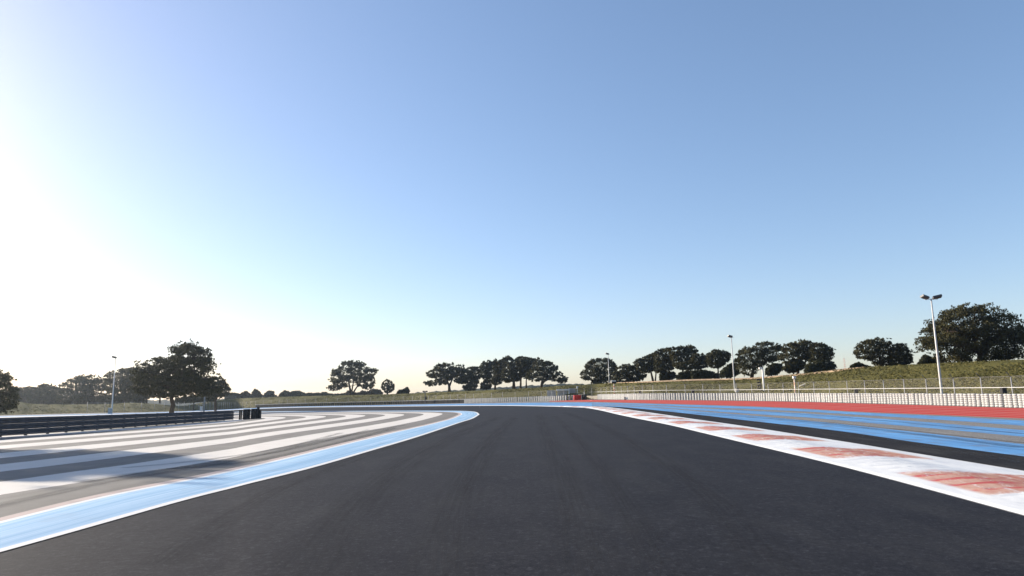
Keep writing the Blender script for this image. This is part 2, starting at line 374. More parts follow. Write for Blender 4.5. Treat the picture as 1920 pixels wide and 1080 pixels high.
# outer kerb, raised and toothed on its near half
def world_line(fn, xs): return [at(x, fn(x)) for x in xs]
xk = frange(1045, 1130, 5)+frange(1140, 1920, 10)+frange(1940, 2400, 20)
A = [(p.y, p.x) for p in world_line(KB, xk)][::-1]; B = [(p.y, p.x) for p in world_line(KT, xk)][::-1]
fa = lambda y: np.interp(y, [q[0] for q in A], [q[1] for q in A]); fb = lambda y: np.interp(y, [q[0] for q in B], [q[1] for q in B])
ymax = min(A[-1][0], B[-1][0]); ys = [-6+.11*i for i in range(int(46/.11))]; y = ys[-1]
while y < ymax-1: y += max(.11, y*.012); ys.append(y)
rows = []; uvs = []
V = [0, .05, .1, .16, .22, .3, .38, .46, .54, .62, .7, .78, .86, .93, .97, 1]
for y in ys:
    a, b = float(fa(max(y, A[0][0]))), float(fb(max(y, B[0][0]))); r_ = []
    for v in V:
        x = a+(b-a)*v; h = .012+.045*math.sin(math.pi*min(1, v*1.05))
        if .15 < v < .6: h += .055*(((y+.25*v)/.62) % 1.0)*math.sin(math.pi*(v-.15)/.45)
        if v in (0, 1): h = -.01
        r_.append((x, y, gz(x, y)+h+.00005*y)); uvs.append((y, v))
    rows.append(r_)
mb = MB().grid(rows); o = struct('kerb', mb, M['kerb']); set_uv(o.data, uvs)

# inner apex kerb: white line, pale blue strip, white line, worn pink band
outer_far = [(899, 777.5), (894, 773.5), (885, 771.8), (865, 770.8), (790, 770.4), (700, 770.7), (600, 771.2), (540, 771.5), (488, 772), (400, 773.2)]
IL = P((-700, 1150), (0, 980), (72, 961.5), (212, 928), (370, 897), (467, 876), (540, 859), (640, 835), (740, 811), (815, 794), (852, 783.5), (864, 778.2))
inner_far = [(865, 776.6), (860, 774.4), (840, 772.9), (790, 772), (700, 771.9), (600, 772.3), (540, 772.5), (488, 772.9), (400, 774.1)]
def near_pts(fn, x1): return [at(x, fn(x)) for x in frange(-700, x1-25, 12)+frange(x1-24, x1, 2)]
def resample(pts, n):
    d = [0]
    for i in range(1, len(pts)): d.append(d[-1]+(pts[i]-pts[i-1]).length)
    q = np.linspace(0, 1, n)**1.0*d[-1]
    return [Vector((np.interp(s, d, [p.x for p in pts]), np.interp(s, d, [p.y for p in pts]), 0)) for s in q]
def px_curve(pts, n=40):
    xs = np.arange(len(pts)); fx = pch(xs, [p[0] for p in pts]); fy = pch(xs, [p[1] for p in pts])
    return [at(fx(s), fy(s)) for s in np.linspace(0, len(pts)-1, n)]
on = near_pts(OLn, 899); inn = near_pts(IL, 864)
of = px_curve(outer_far, 90); inf = px_curve([(864, 778.2)]+inner_far, 90)
OUT = resample(on, 200)+resample(of, 120)[1:]; INN = resample(inn, 200)+resample(inf, 120)[1:]
# smooth jitter
def smooth(c, k=3):
    for _ in range(k): c = [c[0]]+[(c[i-1]+c[i]*2+c[i+1])/4 for i in range(1, len(c)-1)]+[c[-1]]
    return c
OUT = smooth(OUT, 6); INN = smooth(INN, 6)
def ribbon(name, a, b, lift, mat, camber=0.0, nv=2):
    rows = []; uvs = []; L = 0
    for i in range(len(OUT)):
        o_, n_ = OUT[i], INN[i]
        if i: L += ((OUT[i]+INN[i])/2-(OUT[i-1]+INN[i-1])/2).length
        r_ = []
        for j in range(nv):
            v = j/(nv-1); q = a+(b-a)*v; p = o_+(n_-o_)*q
            r_.append((p.x, p.y, gz(p.x, p.y)+lift*(1+.022*max(p.y, 0))+camber*math.sin(math.pi*v))); uvs.append((L, v))
        rows.append(r_)
    o = struct(name, MB().grid(rows), mat); set_uv(o.data, uvs); return o
ribbon('white_line', -.01, .09, L1*3, M['white'])
ribbon('inner_kerb', .09, .93, L1*3, M['pale_blue'], .02, 7)
ribbon('white_line', .93, 1.01, L1*3, M['white'])
ribbon('worn_edge_band', 1.01, 1.16, L1*3, M['pink'])

# striped infield run-off: distance from the inner kerb sets the stripes
def extend(c, L, n=8):                    # run a leg straight on past its end
    d = (c[-1]-c[-n]); d.z = 0; d.normalize(); return c+[c[-1]+d*L]
leg_a = extend([p for p in resample(inn, 400) if p.y < 58], 80)
leg_b = extend(px_curve([(864, 778.2)]+inner_far[:], 400)[::-1][:-190], 120, 40)
leg_b = px_curve([(-300, 800), (0, 788), (400, 774.1)], 200)+leg_b
IA = np.array([(p.x, p.y) for p in leg_a]); IB = np.array([(p.x, p.y) for p in leg_b])
def seg_dist(q, C):
    a = C[:-1]; b = C[1:]; ab = b-a; out = np.full(len(q), 1e9)
    for i0 in range(0, len(q), 2000):
        s = q[i0:i0+2000, None, :]; tt = np.clip(((s-a)*ab).sum(2)/np.maximum((ab**2).sum(1), 1e-9), 0, 1)
        d = np.linalg.norm(s-(a+ab*tt[..., None]), axis=2).min(1); out[i0:i0+2000] = d
    return out
BI = P((-300, 798), (0, 787.5), (300, 777.6), (400, 774.1), (488, 772.9), (540, 772.5), (600, 772.3), (700, 771.9), (790, 772), (840, 772.9), (860, 774.4), (865, 776.6))
xs = frange(-700, 330, 8)+frange(333, 864, 2); cols = []
for x in xs:
    a, b = BI(x)-.05, IL(x)+.4; n = 170
    cols.append([at(x, a+(b-a)*(j/(n-1))**1.7, L1) for j in range(n)])
mb = MB().grid(cols); o = struct('striped_runoff', mb, M['stripes'])
Q = np.array([(v[0], v[1]) for v in mb.v]); d1 = seg_dist(Q, IA); d2 = seg_dist(Q, IB)
k = .30; dm = np.minimum(d1, d2); dd = dm-np.log(1+np.exp(-k*np.abs(d1-d2)))/k
at_ = o.data.attributes.new('kerb_distance', 'FLOAT', 'POINT'); at_.data.foreach_set('value', np.maximum(dd, 0).astype(np.float32))

# skid marks across the stripes
def mat_skid():
    t = NT('rubber_skid'); n = t.noise(2.5, 6, .7, (.25, 6, 1), True)
    v = t.n('SeparateXYZ', {'Vector': t.coord((1, 1, 1), True)}); e = t.math('MULTIPLY', v.outputs[1], t.math('SUBTRACT', 1.0, v.outputs[1]))
    m = t.math('MULTIPLY', t.ramp(n, .40, .62), t.math('MULTIPLY', t.ramp(e, 0, .22), .6))
    t.done((.03, .028, .027), .7, .3); tr = t.n('BsdfTransparent'); mx = t.n('MixShader', {0: m})
    t.t.links.new(tr.outputs[0], mx.inputs[1]); t.t.links.new(t.p.outputs[0], mx.inputs[2]); t.t.links.new(mx.outputs[0], t.out.inputs[0]); return t.m
M['skid'] = mat_skid()
def skid(pts, wd, lift=L1*2.2):
    c = px_curve(pts, 60); rows = []; uvs = []; L = 0
    for i, p in enumerate(c):
        d = (c[min(i+1, 59)]-c[max(i-1, 0)]); d.z = 0; d.normalize(); nn = Vector((-d.y, d.x, 0)); r_ = []
        if i: L += (c[i]-c[i-1]).length
        for v in (0, .5, 1):
            q = p+nn*wd*(v-.5); r_.append((q.x, q.y, gz(q.x, q.y)+lift*(1+.022*q.y))); uvs.append((L, v))
        rows.append(r_)
    o = struct('skid_mark', MB().grid(rows), M['skid']); set_uv(o.data, uvs)
skid([(230, 878), (330, 869), (440, 855), (540, 838), (640, 812)], .45)
skid([(300, 882), (400, 868), (500, 852), (600, 831), (690, 806)], .35)
skid([(150, 905), (320, 880), (450, 868), (590, 842), (740, 803)], .7)
skid([(-50, 960), (200, 905), (420, 868), (620, 824), (760, 797)], .5)
skid([(1300, 775), (1500, 790), (1700, 812), (1920, 840)], .8)
skid([(1300, 772), (1480, 786), (1640, 801), (1920, 831)], .5)
skid([(1350, 767), (1520, 778), (1700, 793), (1920, 814)], .6)
skid([(1400, 790), (1560, 808), (1740, 838), (1920, 868)], .5)

def mat_trace():
    t = NT('rubber_trace'); n = t.noise(1.6, 6, .7, (.12, 5, 1), True)
    v = t.n('SeparateXYZ', {'Vector': t.coord((1, 1, 1), True)}); e = t.math('MULTIPLY', v.outputs[1], t.math('SUBTRACT', 1.0, v.outputs[1]))
    m = t.math('MULTIPLY', t.ramp(n, .38, .68), t.math('MULTIPLY', t.ramp(e, 0, .25), .35))
    t.done((.047, .048, .052), .85, .03); tr = t.n('BsdfTransparent'); mx = t.n('MixShader', {0: m})
    t.t.links.new(tr.outputs[0], mx.inputs[1]); t.t.links.new(t.p.outputs[0], mx.inputs[2]); t.t.links.new(mx.outputs[0], t.out.inputs[0]); return t.m
M['dark_skid'] = M['skid']; M['skid'] = mat_trace()
for pts, wd in (([(560, 1120), (660, 960), (760, 870), (860, 815), (935, 783)], 1.1), ([(820, 1120), (850, 960), (890, 870), (930, 815), (965, 783)], .9),
                ([(1120, 1120), (1080, 960), (1050, 870), (1020, 805), (1010, 778)], .8), ([(1500, 1120), (1340, 940), (1220, 850), (1120, 797), (1060, 774)], .7),
                ([(300, 1060), (480, 940), (640, 870), (780, 824), (880, 793)], .6), ([(1260, 1120), (1180, 960), (1120, 870), (1070, 810), (1040, 780)], .5)):
    skid(pts, wd)
for o in [o for o in bpy.data.objects if o.name.startswith('skid_mark') and o.data.materials[0] == M['skid']]: o.name = 'tyre_trace'

# ------------------------------------------------------------------ grassy banks behind the tyre walls
BT = P((-300, 748), (25, 752), (60, 757), (100, 758.5), (200, 757.5), (250, 755.5), (300, 758), (340, 761), (380, 755), (430, 748.5), (500, 745), (600, 742), (700, 740),
       (800, 736.5), (900, 732), (1000, 727), (1063, 722.5), (1100, 721), (1150, 718), (1200, 716), (1300, 711.5), (1400, 709), (1450, 705.5), (1500, 701),
       (1560, 694.5), (1600, 690), (1700, 684), (1800, 679), (1920, 674), (2150, 665))
def bank_depth(px):
    d0 = at(px, WB(px)).y
    return d0+4.5, d0+4.5+np.interp(px, [0, 400, 800, 1150, 1400, 1920], [26, 24, 24, 24, 24, 26])
def top_z(px):
    d0, d1 = bank_depth(px); return far(px, BT(px), d1)
xsb = frange(-350, 2150, 5); cols = []; uvs = []
prof = [0, .06, .14, .24, .34, .45, .56, .67, .78, .88, .95, 1.0]
def bump(x, y): return .12*math.sin(x*.35+1.3*math.sin(y*.21))*math.sin(y*.43+.7)+.07*math.sin(x*1.3+y*.9)
for px in xsb:
    d0, d1 = bank_depth(px); T = top_z(px); t = T.x/T.y; z0 = gz(t*d0, d0)-.1; c = [(t*(d0-4.6), d0-4.6, gz(t*d0, d0)-.012)]
    for q in prof:
        y = d0+(d1-d0)*q; e = .5*q+.5*(3*q*q-2*q**3); e = q**.9*.5+e*.5
        z = z0+(T.z-z0)*e + (bump(t*y, y) if 0 < q < 1 else 0)
        c.append((t*y, y, z))
    for e, dz in ((6, -.05), (25, -.3), (70, -.8), (160, -4), (320, -8)):
        c.append((t*(d1+e), d1+e, T.z+dz))
    cols.append(c)
o = struct('grass_bank', MB().grid(cols), M['bank'], True)
def bank_z(px, D):
    d0, d1 = bank_depth(px); T = top_z(px)
    if D >= d1: return T.z-.1
    q = max(0, (D-d0)/(d1-d0)); z0 = gz(T.x/T.y*d0, d0); e = .5*q+.5*(3*q*q-2*q**3); e = q**.9*.5+e*.5
    return z0+(T.z-z0)*e
# sandy footpath along the crest
rows = []
for px in frange(1140, 1620, 8):
    d0, d1 = bank_depth(px); k = min(1, (px-1140)/90)*min(1, (1620-px)/60)
    T = top_z(px); t = T.x/T.y
    rows.append([(t*D, D, bank_z(px, D)+.10+.05*h) for D, h in ((d1-.6-1.9*k, -1.0), (d1-.6-1.3*k, .5), (d1-.5, .5), (d1+.6, .3))])
struct('footpath', MB().grid(rows), M['sand'], True)

# dry grass tufts on the banks
gv, gf, gt = [], [], []
for i in range(50000):
    px = rng.uniform(380, 2140) if rng.uniform() < .88 else rng.uniform(-300, 400)
    d0, d1 = bank_depth(px); D = d0-3.5+(d1-d0+5)*rng.uniform(0, 1)**.9
    v = ray(px, 750); x = v.x/v.y*D
    if math.sin(x*.23+1.7*math.sin(D*.19))+math.sin(D*.41+x*.11) < rng.uniform(-2.0, .9): continue
    z = bank_z(px, D) if D > d0 else gz(x, D); h = rng.uniform(.04, .15); a_ = rng.uniform(0, 6.28); w_ = rng.uniform(.03, .13)*(.6+D/220)
    ca, sa = math.cos(a_)*w_, math.sin(a_)*w_; n = len(gv); lx, ly = rng.uniform(-.14, .14, 2)
    gv += [(x-ca, D-sa, z-.04), (x+ca, D+sa, z-.04), (x+ca*1.3+lx, D+sa*1.3+ly, z+h*.9), (x+lx, D+ly, z+h*.55), (x-ca*1.2+lx, D-sa*1.2+ly, z+h)]
    gf.append((n, n+1, n+2, n+3, n+4)); gt += [rng.uniform()]*5
me = bpy.data.meshes.new('dry_grass'); me.from_pydata(gv, [], gf); me.update()
at_ = me.attributes.new('tint', 'FLOAT', 'POINT'); at_.data.foreach_set('value', np.array(gt, dtype=np.float32))
M['tuft'] = mat_leaf('dry_grass_blades', (.056, .057, .016), (.142, .124, .040)); me.materials.append(M['tuft'])
tag(put('dry_grass', me), 'dry olive grass tufts growing over the banks', 'grass', kind='stuff')

# far wooded ridge
HT = P((100, 752), (300, 750), (430, 747), (560, 744), (700, 741), (850, 731.5), (920, 727), (1000, 722.5), (1060, 719.5), (1100, 720), (1200, 722), (1320, 735))
def ridge(name, a, b, D, fn, amp, dep):
    rows = []
    for px in frange(a, b, 2.5):
        T = far(px, fn(px), D); t = T.x/T.y; h = amp*(math.sin(px*.21)*.5+math.sin(px*.53+1)*.35+rng.uniform(-.5, .5))
        rows.append([(t*(D-40), D-40, -8), (t*(D-12), D-12, T.z*.6), (T.x, D, T.z+h), (t*(D+dep), D+dep, T.z+h*.5), (t*(D+dep*3), D+dep*3, -8)])
    struct(name, MB().grid(rows), M['hill'], True)
ridge('hills', 100, 1320, 950, HT, .9, 60)

# ------------------------------------------------------------------ trees
def zoom(ox, oy, s, pts): return [(ox+x/s, oy+y/s) for x, y in pts]
def poly_world(pts, D): return np.array([(lambda p: (p.x, p.z))(far(x, y, D)) for x, y in pts])
def inside(q, C):
    r = np.zeros(len(q), bool); j = len(C)-1
    for i in range(len(C)):
        (xi, yi), (xj, yj) = C[i], C[j]
        c = ((yi > q[:, 1]) != (yj > q[:, 1])) & (q[:, 0] < (xj-xi)*(q[:, 1]-yi)/((yj-yi) or 1e-9)+xi); r ^= c; j = i
    return r
LEAF_TOTAL = [0]
def crown_mesh(C, D, leaf_px, dens, mat, rcf=1.0, yd=1.0, centre=(0, 0, 0), ncf=1.0):
    """C outline in the X-Z plane at distance D; foliage clumps fill its rounded volume."""
    lo, hi = C.min(0), C.max(0); Cc = np.vstack([C, C[:1]])
    area = .5*abs(np.dot(C[:, 0], np.roll(C[:, 1], 1))-np.dot(C[:, 1], np.roll(C[:, 0], 1)))
    rc = rcf*.072*math.sqrt(area)
    leaf = leaf_px*D/683.0
    q = rng.uniform(lo, hi, (4000, 2)); q = q[inside(q, C)]; d = seg_dist(q, Cc); Rm = d.max()
    keep = d > rc*.3; q = q[keep]; d = d[keep]
    lay = np.sin(q[:, 1]*6.28/(rc*3.4)+1.4*np.sin(q[:, 0]/rc*.55+q[:, 1]/rc*.2)); keep = (lay > -.62) | (d > rc*3.2); q = q[keep]; d = d[keep]
    w_ = np.where(d < rc*2.2, 1.6, 1.0)                      # more clumps near the outline
    nC = int(max(10, area/(rc*rc)*3.0*ncf)); idx = rng.choice(len(q), min(nC, len(q)), replace=False, p=w_/w_.sum())
    q = q[idx]; d = d[idx]
    T = np.sqrt(np.maximum(d*(2*Rm-d), 0))*1.05*yd; u = rng.uniform(-1, 1, len(q)); u = np.sign(u)*np.abs(u)**.6
    cen = np.stack([q[:, 0], D+u*T, q[:, 1]], 1); cr = np.minimum(rc*rng.uniform(.75, 1.3, len(q)), np.maximum(d*1.1+.12*rc, rc*.5))
    # ragged tufts standing out of the outline, mostly upwards
    seg = np.linalg.norm(np.diff(Cc, axis=0), axis=1); nT = int(seg.sum()/(rc*.62)); k = rng.choice(len(seg), nT, p=seg/seg.sum())
    e = C[k]+(Cc[k+1]-C[k])*rng.uniform(0, 1, nT)[:, None]; out = e-C.mean(0); out /= np.maximum(np.linalg.norm(out, axis=1), 1e-6)[:, None]
    e = e+out*rc*rng.uniform(-.6, .12, nT)[:, None]+np.array([0, .2])*rc*rng.uniform(0, 1, nT)[:, None]
    cen = np.vstack([cen, np.stack([e[:, 0], D+rng.normal(0, .35, nT)*Rm, e[:, 1]], 1)]); cr = np.concatenate([cr, rc*rng.uniform(.22, .5, nT)]); q = cen
    n_l = np.maximum(8, (dens*1.7*(cr/leaf)**2)).astype(int)
    ci = np.repeat(np.arange(len(q)), n_l); N = len(ci); LEAF_TOTAL[0] += N
    dv = rng.normal(size=(N, 3)); dv /= np.linalg.norm(dv, axis=1)[:, None]
    rr = rng.uniform(0, 1, N)**.45*np.where(rng.uniform(0, 1, N) < .14, rng.uniform(1, 1.35, N), 1)
    pos = cen[ci]+dv*(cr[ci]*rr)[:, None]*np.array([1.06, 1.06, .66])
    a = rng.normal(size=(N, 3)); a[:, 2] += .35*np.sign(a[:, 2]); a = a*.8+dv*.6; a /= np.linalg.norm(a, axis=1)[:, None]
    b = np.cross(a, rng.normal(size=(N, 3))); b /= np.linalg.norm(b, axis=1)[:, None]
    L = leaf*rng.uniform(.6, 1.35, N); L *= 1.12; W = L*rng.uniform(.26, .48, N)
    a *= L[:, None]; b *= W[:, None]; off = np.array(centre)
    v = np.empty((N, 4, 3)); v[:, 0] = pos-a*.5-b*.4; v[:, 1] = pos+b*.7; v[:, 2] = pos+a*.8; v[:, 3] = pos-b*.7
    v -= off
    me = bpy.data.meshes.new('crown'); me.vertices.add(4*N); me.vertices.foreach_set('co', v.ravel())
    me.loops.add(4*N); me.loops.foreach_set('vertex_index', np.arange(4*N)); me.polygons.add(N)
    me.polygons.foreach_set('loop_start', np.arange(N)*4); me.polygons.foreach_set('loop_total', np.full(N, 4)); me.update(); me.validate()
    tint = rng.beta(2, 2.4, len(q))[ci]*.75+rng.uniform(0, .3, N)
    at_ = me.attributes.new('tint', 'FLOAT', 'POINT'); at_.data.foreach_set('value', np.repeat(tint, 4).astype(np.float32))
    me.materials.append(mat); return me, cen
def tree(name, label, cat, D, outline, stems, width, mat='pine', group=None, leaf_px=1.5, dens=3.2, limbs=7, base='bank', rcf=1.0, yd=1.0, ncf=1.0):
    """stems: list of pixel polylines from the foot up; width: trunk diameter in photo px at the foot"""
    fx, fy = stems[0][0]; C = poly_world(outline, D)
    f0 = far(fx, fy, D); zb = bank_z(fx, D) if base == 'bank' else gz(f0.x, D)
    root = thing(name, label, cat, (f0.x, D, zb-.15), 0, group); org = Vector(root.location)
    me, cen = crown_mesh(C, D, leaf_px, dens, M[mat], rcf, yd, org, ncf); put('crown', me, root)
    tb = MB(); w0 = width*D/F/2
    for si, st in enumerate(stems):
        pts = [far(x, y, D) for x, y in st]; pts[0].z = min(pts[0].z, zb)-.2 if abs(st[0][1]-fy) < 4 else pts[0].z
        for i in range(1, len(pts)): pts[i].y += rng.uniform(-.3, .3)*(1 if i == len(pts)-1 else .4)
        k = 1 if si == 0 else .7
        tb.tube([p-org for p in pts], [w0*k*(1.25 if i == 0 else 1-.55*i/len(pts)) for i in range(len(pts))], 8)
        top = pts[-1]; mid = pts[-2] if len(pts) > 2 else pts[-1]
        for _ in range(limbs):
            c = Vector(cen[rng.integers(len(cen))]); s = mid.lerp(top, rng.uniform(0, 1))
            if (c-s).length < 1e-3: continue
            m_ = s.lerp(c, .5)+Vector((0, 0, -.06*(c-s).length))
            tb.tube([s-org, m_-org, c-org], [w0*.38, w0*.24, w0*.08], 5)
    tb.build('trunk', M['bark'], root, True)
    return root
Z1 = lambda *p: zoom(0, 620, 6, p); Z2 = lambda *p: zoom(230, 620, 6, p); Z3 = lambda *p: zoom(540, 640, 6, p)
Z4 = lambda *p: zoom(780, 640, 6, p); Z5 = lambda *p: zoom(1040, 620, 6, p); Z6 = lambda *p: zoom(1300, 610, 6, p); Z7 = lambda *p: zoom(1600, 530, 6, p)
# lone pine behind the guard rail
tree('pine_tree', 'large dark lone pine with slanting crown and bent trunk behind the guard rail', 'tree', 130,
     Z2((125,540),(135,470),(170,430),(165,350),(190,325),(240,355),(300,410),(330,330),(370,270),(420,320),(480,290),(540,300),(575,240),(545,195),(555,165),(600,180),(650,115),(700,140),(740,120),(780,100),(830,125),(860,190),(920,200),(985,205),(970,260),(950,310),(1000,315),(1050,360),(1030,430),(960,480),(1060,490),(1050,530),(980,560),(1050,590),(1110,640),(1090,700),(1000,720),(880,745),(740,745),(650,735),(590,760),(500,765),(420,755),(330,730),(240,725),(160,690),(140,620)),
     [Z2((545,990),(552,900),(568,830),(545,760),(590,660),(660,500),(740,300)), Z2((560,690),(450,600),(300,480)), Z2((580,670),(760,580),(960,540))], 9.5, base='flat', leaf_px=1.5, dens=4.0, limbs=8, rcf=.68)
tree('pine_tree', 'black leafy tree cut off by the left edge, foliage down to the ground', 'tree', 95,
     Z1((-260,560),(-150,420),(-60,430),(10,455),(50,470),(75,530),(85,620),(120,620),(160,650),(185,710),(160,770),(130,850),(120,920),(40,925),(-60,925),(-200,900),(-300,760)),
     [Z1((-60,1000),(-55,850),(-50,650),(-45,520))], 8, base='flat', leaf_px=1.7, dens=4.2)
# the pine outside the frame on the left whose shadow lies over the stripes
tree('pine_tree', 'broad umbrella pine beyond the left side whose shadow crosses the stripes', 'tree', 35,
     [(960+1296*(x-2.9)/35, 762-z*37*.97) for x, z in ((-45,5.6),(-43,8.2),(-40.5,10.2),(-38,11.3),(-35.5,11),(-33.2,9.8),(-31.4,8.2),(-31,6.2),(-33,4.4),(-36,3.4),(-40,3.4),(-43.5,4.2))],
     [[(960-1296*40.9/35, 810), (960-1296*40.7/35, 640), (960-1296*40.9/35, 520), (960-1296*40.6/35, 330)]], 22, base='flat', leaf_px=4.5, dens=3.6, yd=.75)
FG = 'hazy pines on the far left bank'
tree('pine_tree', 'low hazy grey pine beside the black tree at the left edge', 'tree', 300, Z1((90,700),(160,630),(240,650),(320,630),(430,640),(460,700),(440,800),(300,825),(130,800)), [Z1((280,830),(280,700))], 4, group=FG)
tree('pine_tree', 'low rounded hazy pine, second from the left edge of the far wood', 'tree', 310, Z1((420,660),(470,605),(550,600),(640,640),(690,680),(680,810),(560,830),(440,820)), [Z1((560,835),(560,700))], 4, group=FG)
tree('pine_tree', 'broad domed hazy pine left of the left lamp post', 'tree', 285, Z1((680,640),(720,590),(800,560),(840,520),(920,510),(1000,505),(1090,505),(1150,540),(1200,560),(1220,680),(1200,800),(1000,825),(800,825),(690,800)), [Z1((850,830),(860,650)), Z1((1050,830),(1040,650))], 5, group=FG)
tree('pine_tree', 'tall hazy pine right behind the left lamp post', 'tree', 265, Z1((1210,560),(1220,490),(1280,455),(1330,470),(1420,430),(1500,420),(1560,400),(1640,480),(1640,800),(1560,815),(1400,815),(1250,815)), [Z1((1400,825),(1400,600))], 5, group=FG)
tree('pine_tree', 'hazy pine with bare stems half hidden behind the large lone pine', 'tree', 275, Z2((0,430),(120,410),(300,500),(520,600),(530,740),(350,760),(150,790),(0,790)), [Z2((180,810),(190,640)), Z2((270,810),(280,640)), Z2((420,810),(420,650))], 4, group=FG)
tree('pine_tree', 'grey blue pine peeping out right of the large lone pine', 'tree', 210, Z2((840,600),(960,560),(1090,510),(1130,560),(1170,610),(1200,650),(1185,715),(1120,745),(1060,775),(960,765),(880,760)), [Z2((1050,790),(1050,640))], 4, group=FG)
tree('scrub_bush', 'long hazy scrub under the crown of the lone pine', 'bush', 240, Z2((590,770),(700,745),(900,735),(1000,750),(1060,790),(900,795),(600,815)), [Z2((800,810),(800,770))], 2, 'oak', yd=.6)
HG = 'small hazy trees along the far bank'
for lab, pts, st in (
    ('small hazy tree just right of the lone pine, first of the far row', Z2((1190,720),(1240,700),(1310,715),(1310,770),(1190,775)), Z2((1245,780),(1245,720))),
    ('small hazy rounded tree above the tyre stacks ending the guard rail', Z2((1310,725),(1390,680),(1450,730),(1450,770),(1310,772)), Z2((1385,775),(1385,710))),
    ('small pointed hazy tree above the end of the guard rail', Z2((1450,720),(1490,660),(1545,700),(1555,762),(1450,770)), Z2((1500,772),(1500,700))),
    ('small airy hazy tree right of the pointed one', Z2((1600,710),(1640,680),(1700,690),(1695,740),(1605,748)), Z2((1650,752),(1650,700))),
    ('tiny hazy round tree in the middle of the far row', Z2((1775,712),(1820,680),(1870,690),(1862,742),(1775,748)), Z2((1820,750),(1820,700))),
    ('wide low hazy tree left of the forked pine', Z3((10,585),(60,565),(110,560),(185,590),(190,622),(15,625)), Z3((100,630),(100,580))),
    ('small hazy clump nearest the forked pine', Z3((350,600),(390,580),(435,580),(440,612),(345,615)), Z3((400,620),(400,590)))):
    tree('hazy_tree', lab, 'tree', 430, pts, [st], 2, 'oak', HG, limbs=3, leaf_px=1.4, rcf=1.2)
tree('scrub_bush', 'long grey undergrowth below the hazy pines at the far left', 'bush', 318, Z1((150,760),(350,740),(600,750),(900,720),(1150,740),(1400,720),(1640,730),(1640,830),(1200,832),(700,835),(150,832)), [Z1((800,838),(800,780))], 2, 'oak', yd=.4, limbs=4)
tree('scrub_bush', 'low continuous hazy thicket right of the lone pine', 'bush', 445, Z2((1150,740),(1260,725),(1420,735),(1560,725),(1700,735),(1900,725),(1990,740),(1980,765),(1500,778),(1150,785)), [Z2((1500,785),(1500,755))], 2, 'oak', yd=.3, limbs=4)
tree('scrub_bush', 'low hazy thicket running to the foot of the forked pine', 'bush', 450, Z3((120,600),(260,588),(420,592),(560,598),(640,590),(640,622),(300,628),(120,628)), [Z3((380,630),(380,610))], 2, 'oak', yd=.3, limbs=4)
tree('pine_tree', 'forked umbrella pine standing alone on the grassy bank', 'tree', 320,
     Z3((445,520),(480,490),(560,495),(600,480),(540,490),(475,450),(490,420),(500,400),(490,350),(510,320),(570,310),(570,270),(640,225),(720,220),(800,215),(850,235),(885,290),(895,325),(950,305),(990,310),(990,360),(960,400),(970,440),(970,490),(920,540),(860,535),(800,515),(770,470),(760,430),(720,430),(680,400),(670,440),(660,500),(620,530),(560,545),(520,558),(480,550)),
     [Z3((705,612),(698,540),(685,470),(680,380)), Z3((708,610),(722,540),(735,460),(735,340)), Z3((715,605),(760,535),(800,480),(850,440))], 4.5, limbs=6)
tree('small_tree', 'small round olive tree right of the forked pine', 'tree', 320, Z3((1050,520),(1060,470),(1110,430),(1160,450),(1195,490),(1190,545),(1150,575),(1100,580),(1070,545)), [Z3((1118,605),(1120,540),(1120,480))], 3, 'oak', limbs=7, rcf=.75, dens=1.1, leaf_px=1.1, ncf=.22)
tree('scrub_bush', 'low dark bush on the bank left of the spreading pine', 'bush', 320, Z3((1225,585),(1250,555),(1300,550),(1340,522),(1362,555),(1350,590),(1290,598)), [Z3((1290,600),(1295,570))], 3, 'oak', limbs=3)
tree('scrub_bush', 'pale hazy scrub behind the foot of the forked pine', 'bush', 400, Z3((640,605),(660,570),(690,562),(780,590),(830,560),(900,570),(960,540),(1040,550),(1070,590),(900,612)), [Z3((850,615),(850,585))], 2, 'dry', limbs=3, yd=.5)
CG = 'umbrella pines on the centre bank'
tree('pine_tree', 'spreading pine with a low left bough, leftmost of the centre group', 'tree', 290,
     Z4((90,470),(140,450),(230,450),(215,410),(170,410),(125,390),(125,350),(200,310),(230,270),(310,245),(380,260),(420,250),(450,270),(540,270),(545,310),(560,380),(540,440),(480,470),(430,450),(390,430),(340,480),(300,490),(240,490),(160,500),(110,490)),
     [Z4((376,580),(374,500),(350,450),(300,380)), Z4((376,500),(398,450),(440,360))], 5, group=CG)
tree('pine_tree', 'dark dense tree bushy to the ground beside the spreading pine', 'tree', 288,
     Z4((470,470),(500,400),(540,330),(600,290),(640,285),(700,290),(740,340),(720,420),(690,480),(680,540),(600,555),(540,545),(525,510),(540,480)), [Z4((605,570),(610,500),(610,400)), Z4((655,570),(655,460))], 5, group=CG)
tree('pine_tree', 'thin grey green tree with drooping foliage in the centre group', 'tree', 282,
     Z4((715,285),(760,230),(810,210),(860,230),(900,200),(930,260),(930,340),(880,370),(845,345),(850,400),(840,530),(780,545),(730,530),(730,480),(770,450),(730,390),(740,350)), [Z4((790,560),(800,480),(810,330))], 3, 'oak', group=CG, dens=2.6)
tree('pine_tree', 'pine with a straight short trunk and crown sweeping low in the centre group', 'tree', 275,
     Z4((870,280),(930,220),(1000,190),(1030,200),(1010,300),(1000,400),(960,470),(900,495),(850,480),(860,420),(880,380)), [Z4((890,560),(890,490),(930,330))], 4, group=CG)
tree('pine_tree', 'tallest dark pine of the centre group with a thick trunk', 'tree', 270,
     Z4((980,190),(1040,165),(1090,200),(1150,220),(1180,300),(1200,400),(1150,450),(1080,450),(1000,470),(960,440),(970,300)), [Z4((1102,555),(1100,450),(1070,320))], 5.5, group=CG)
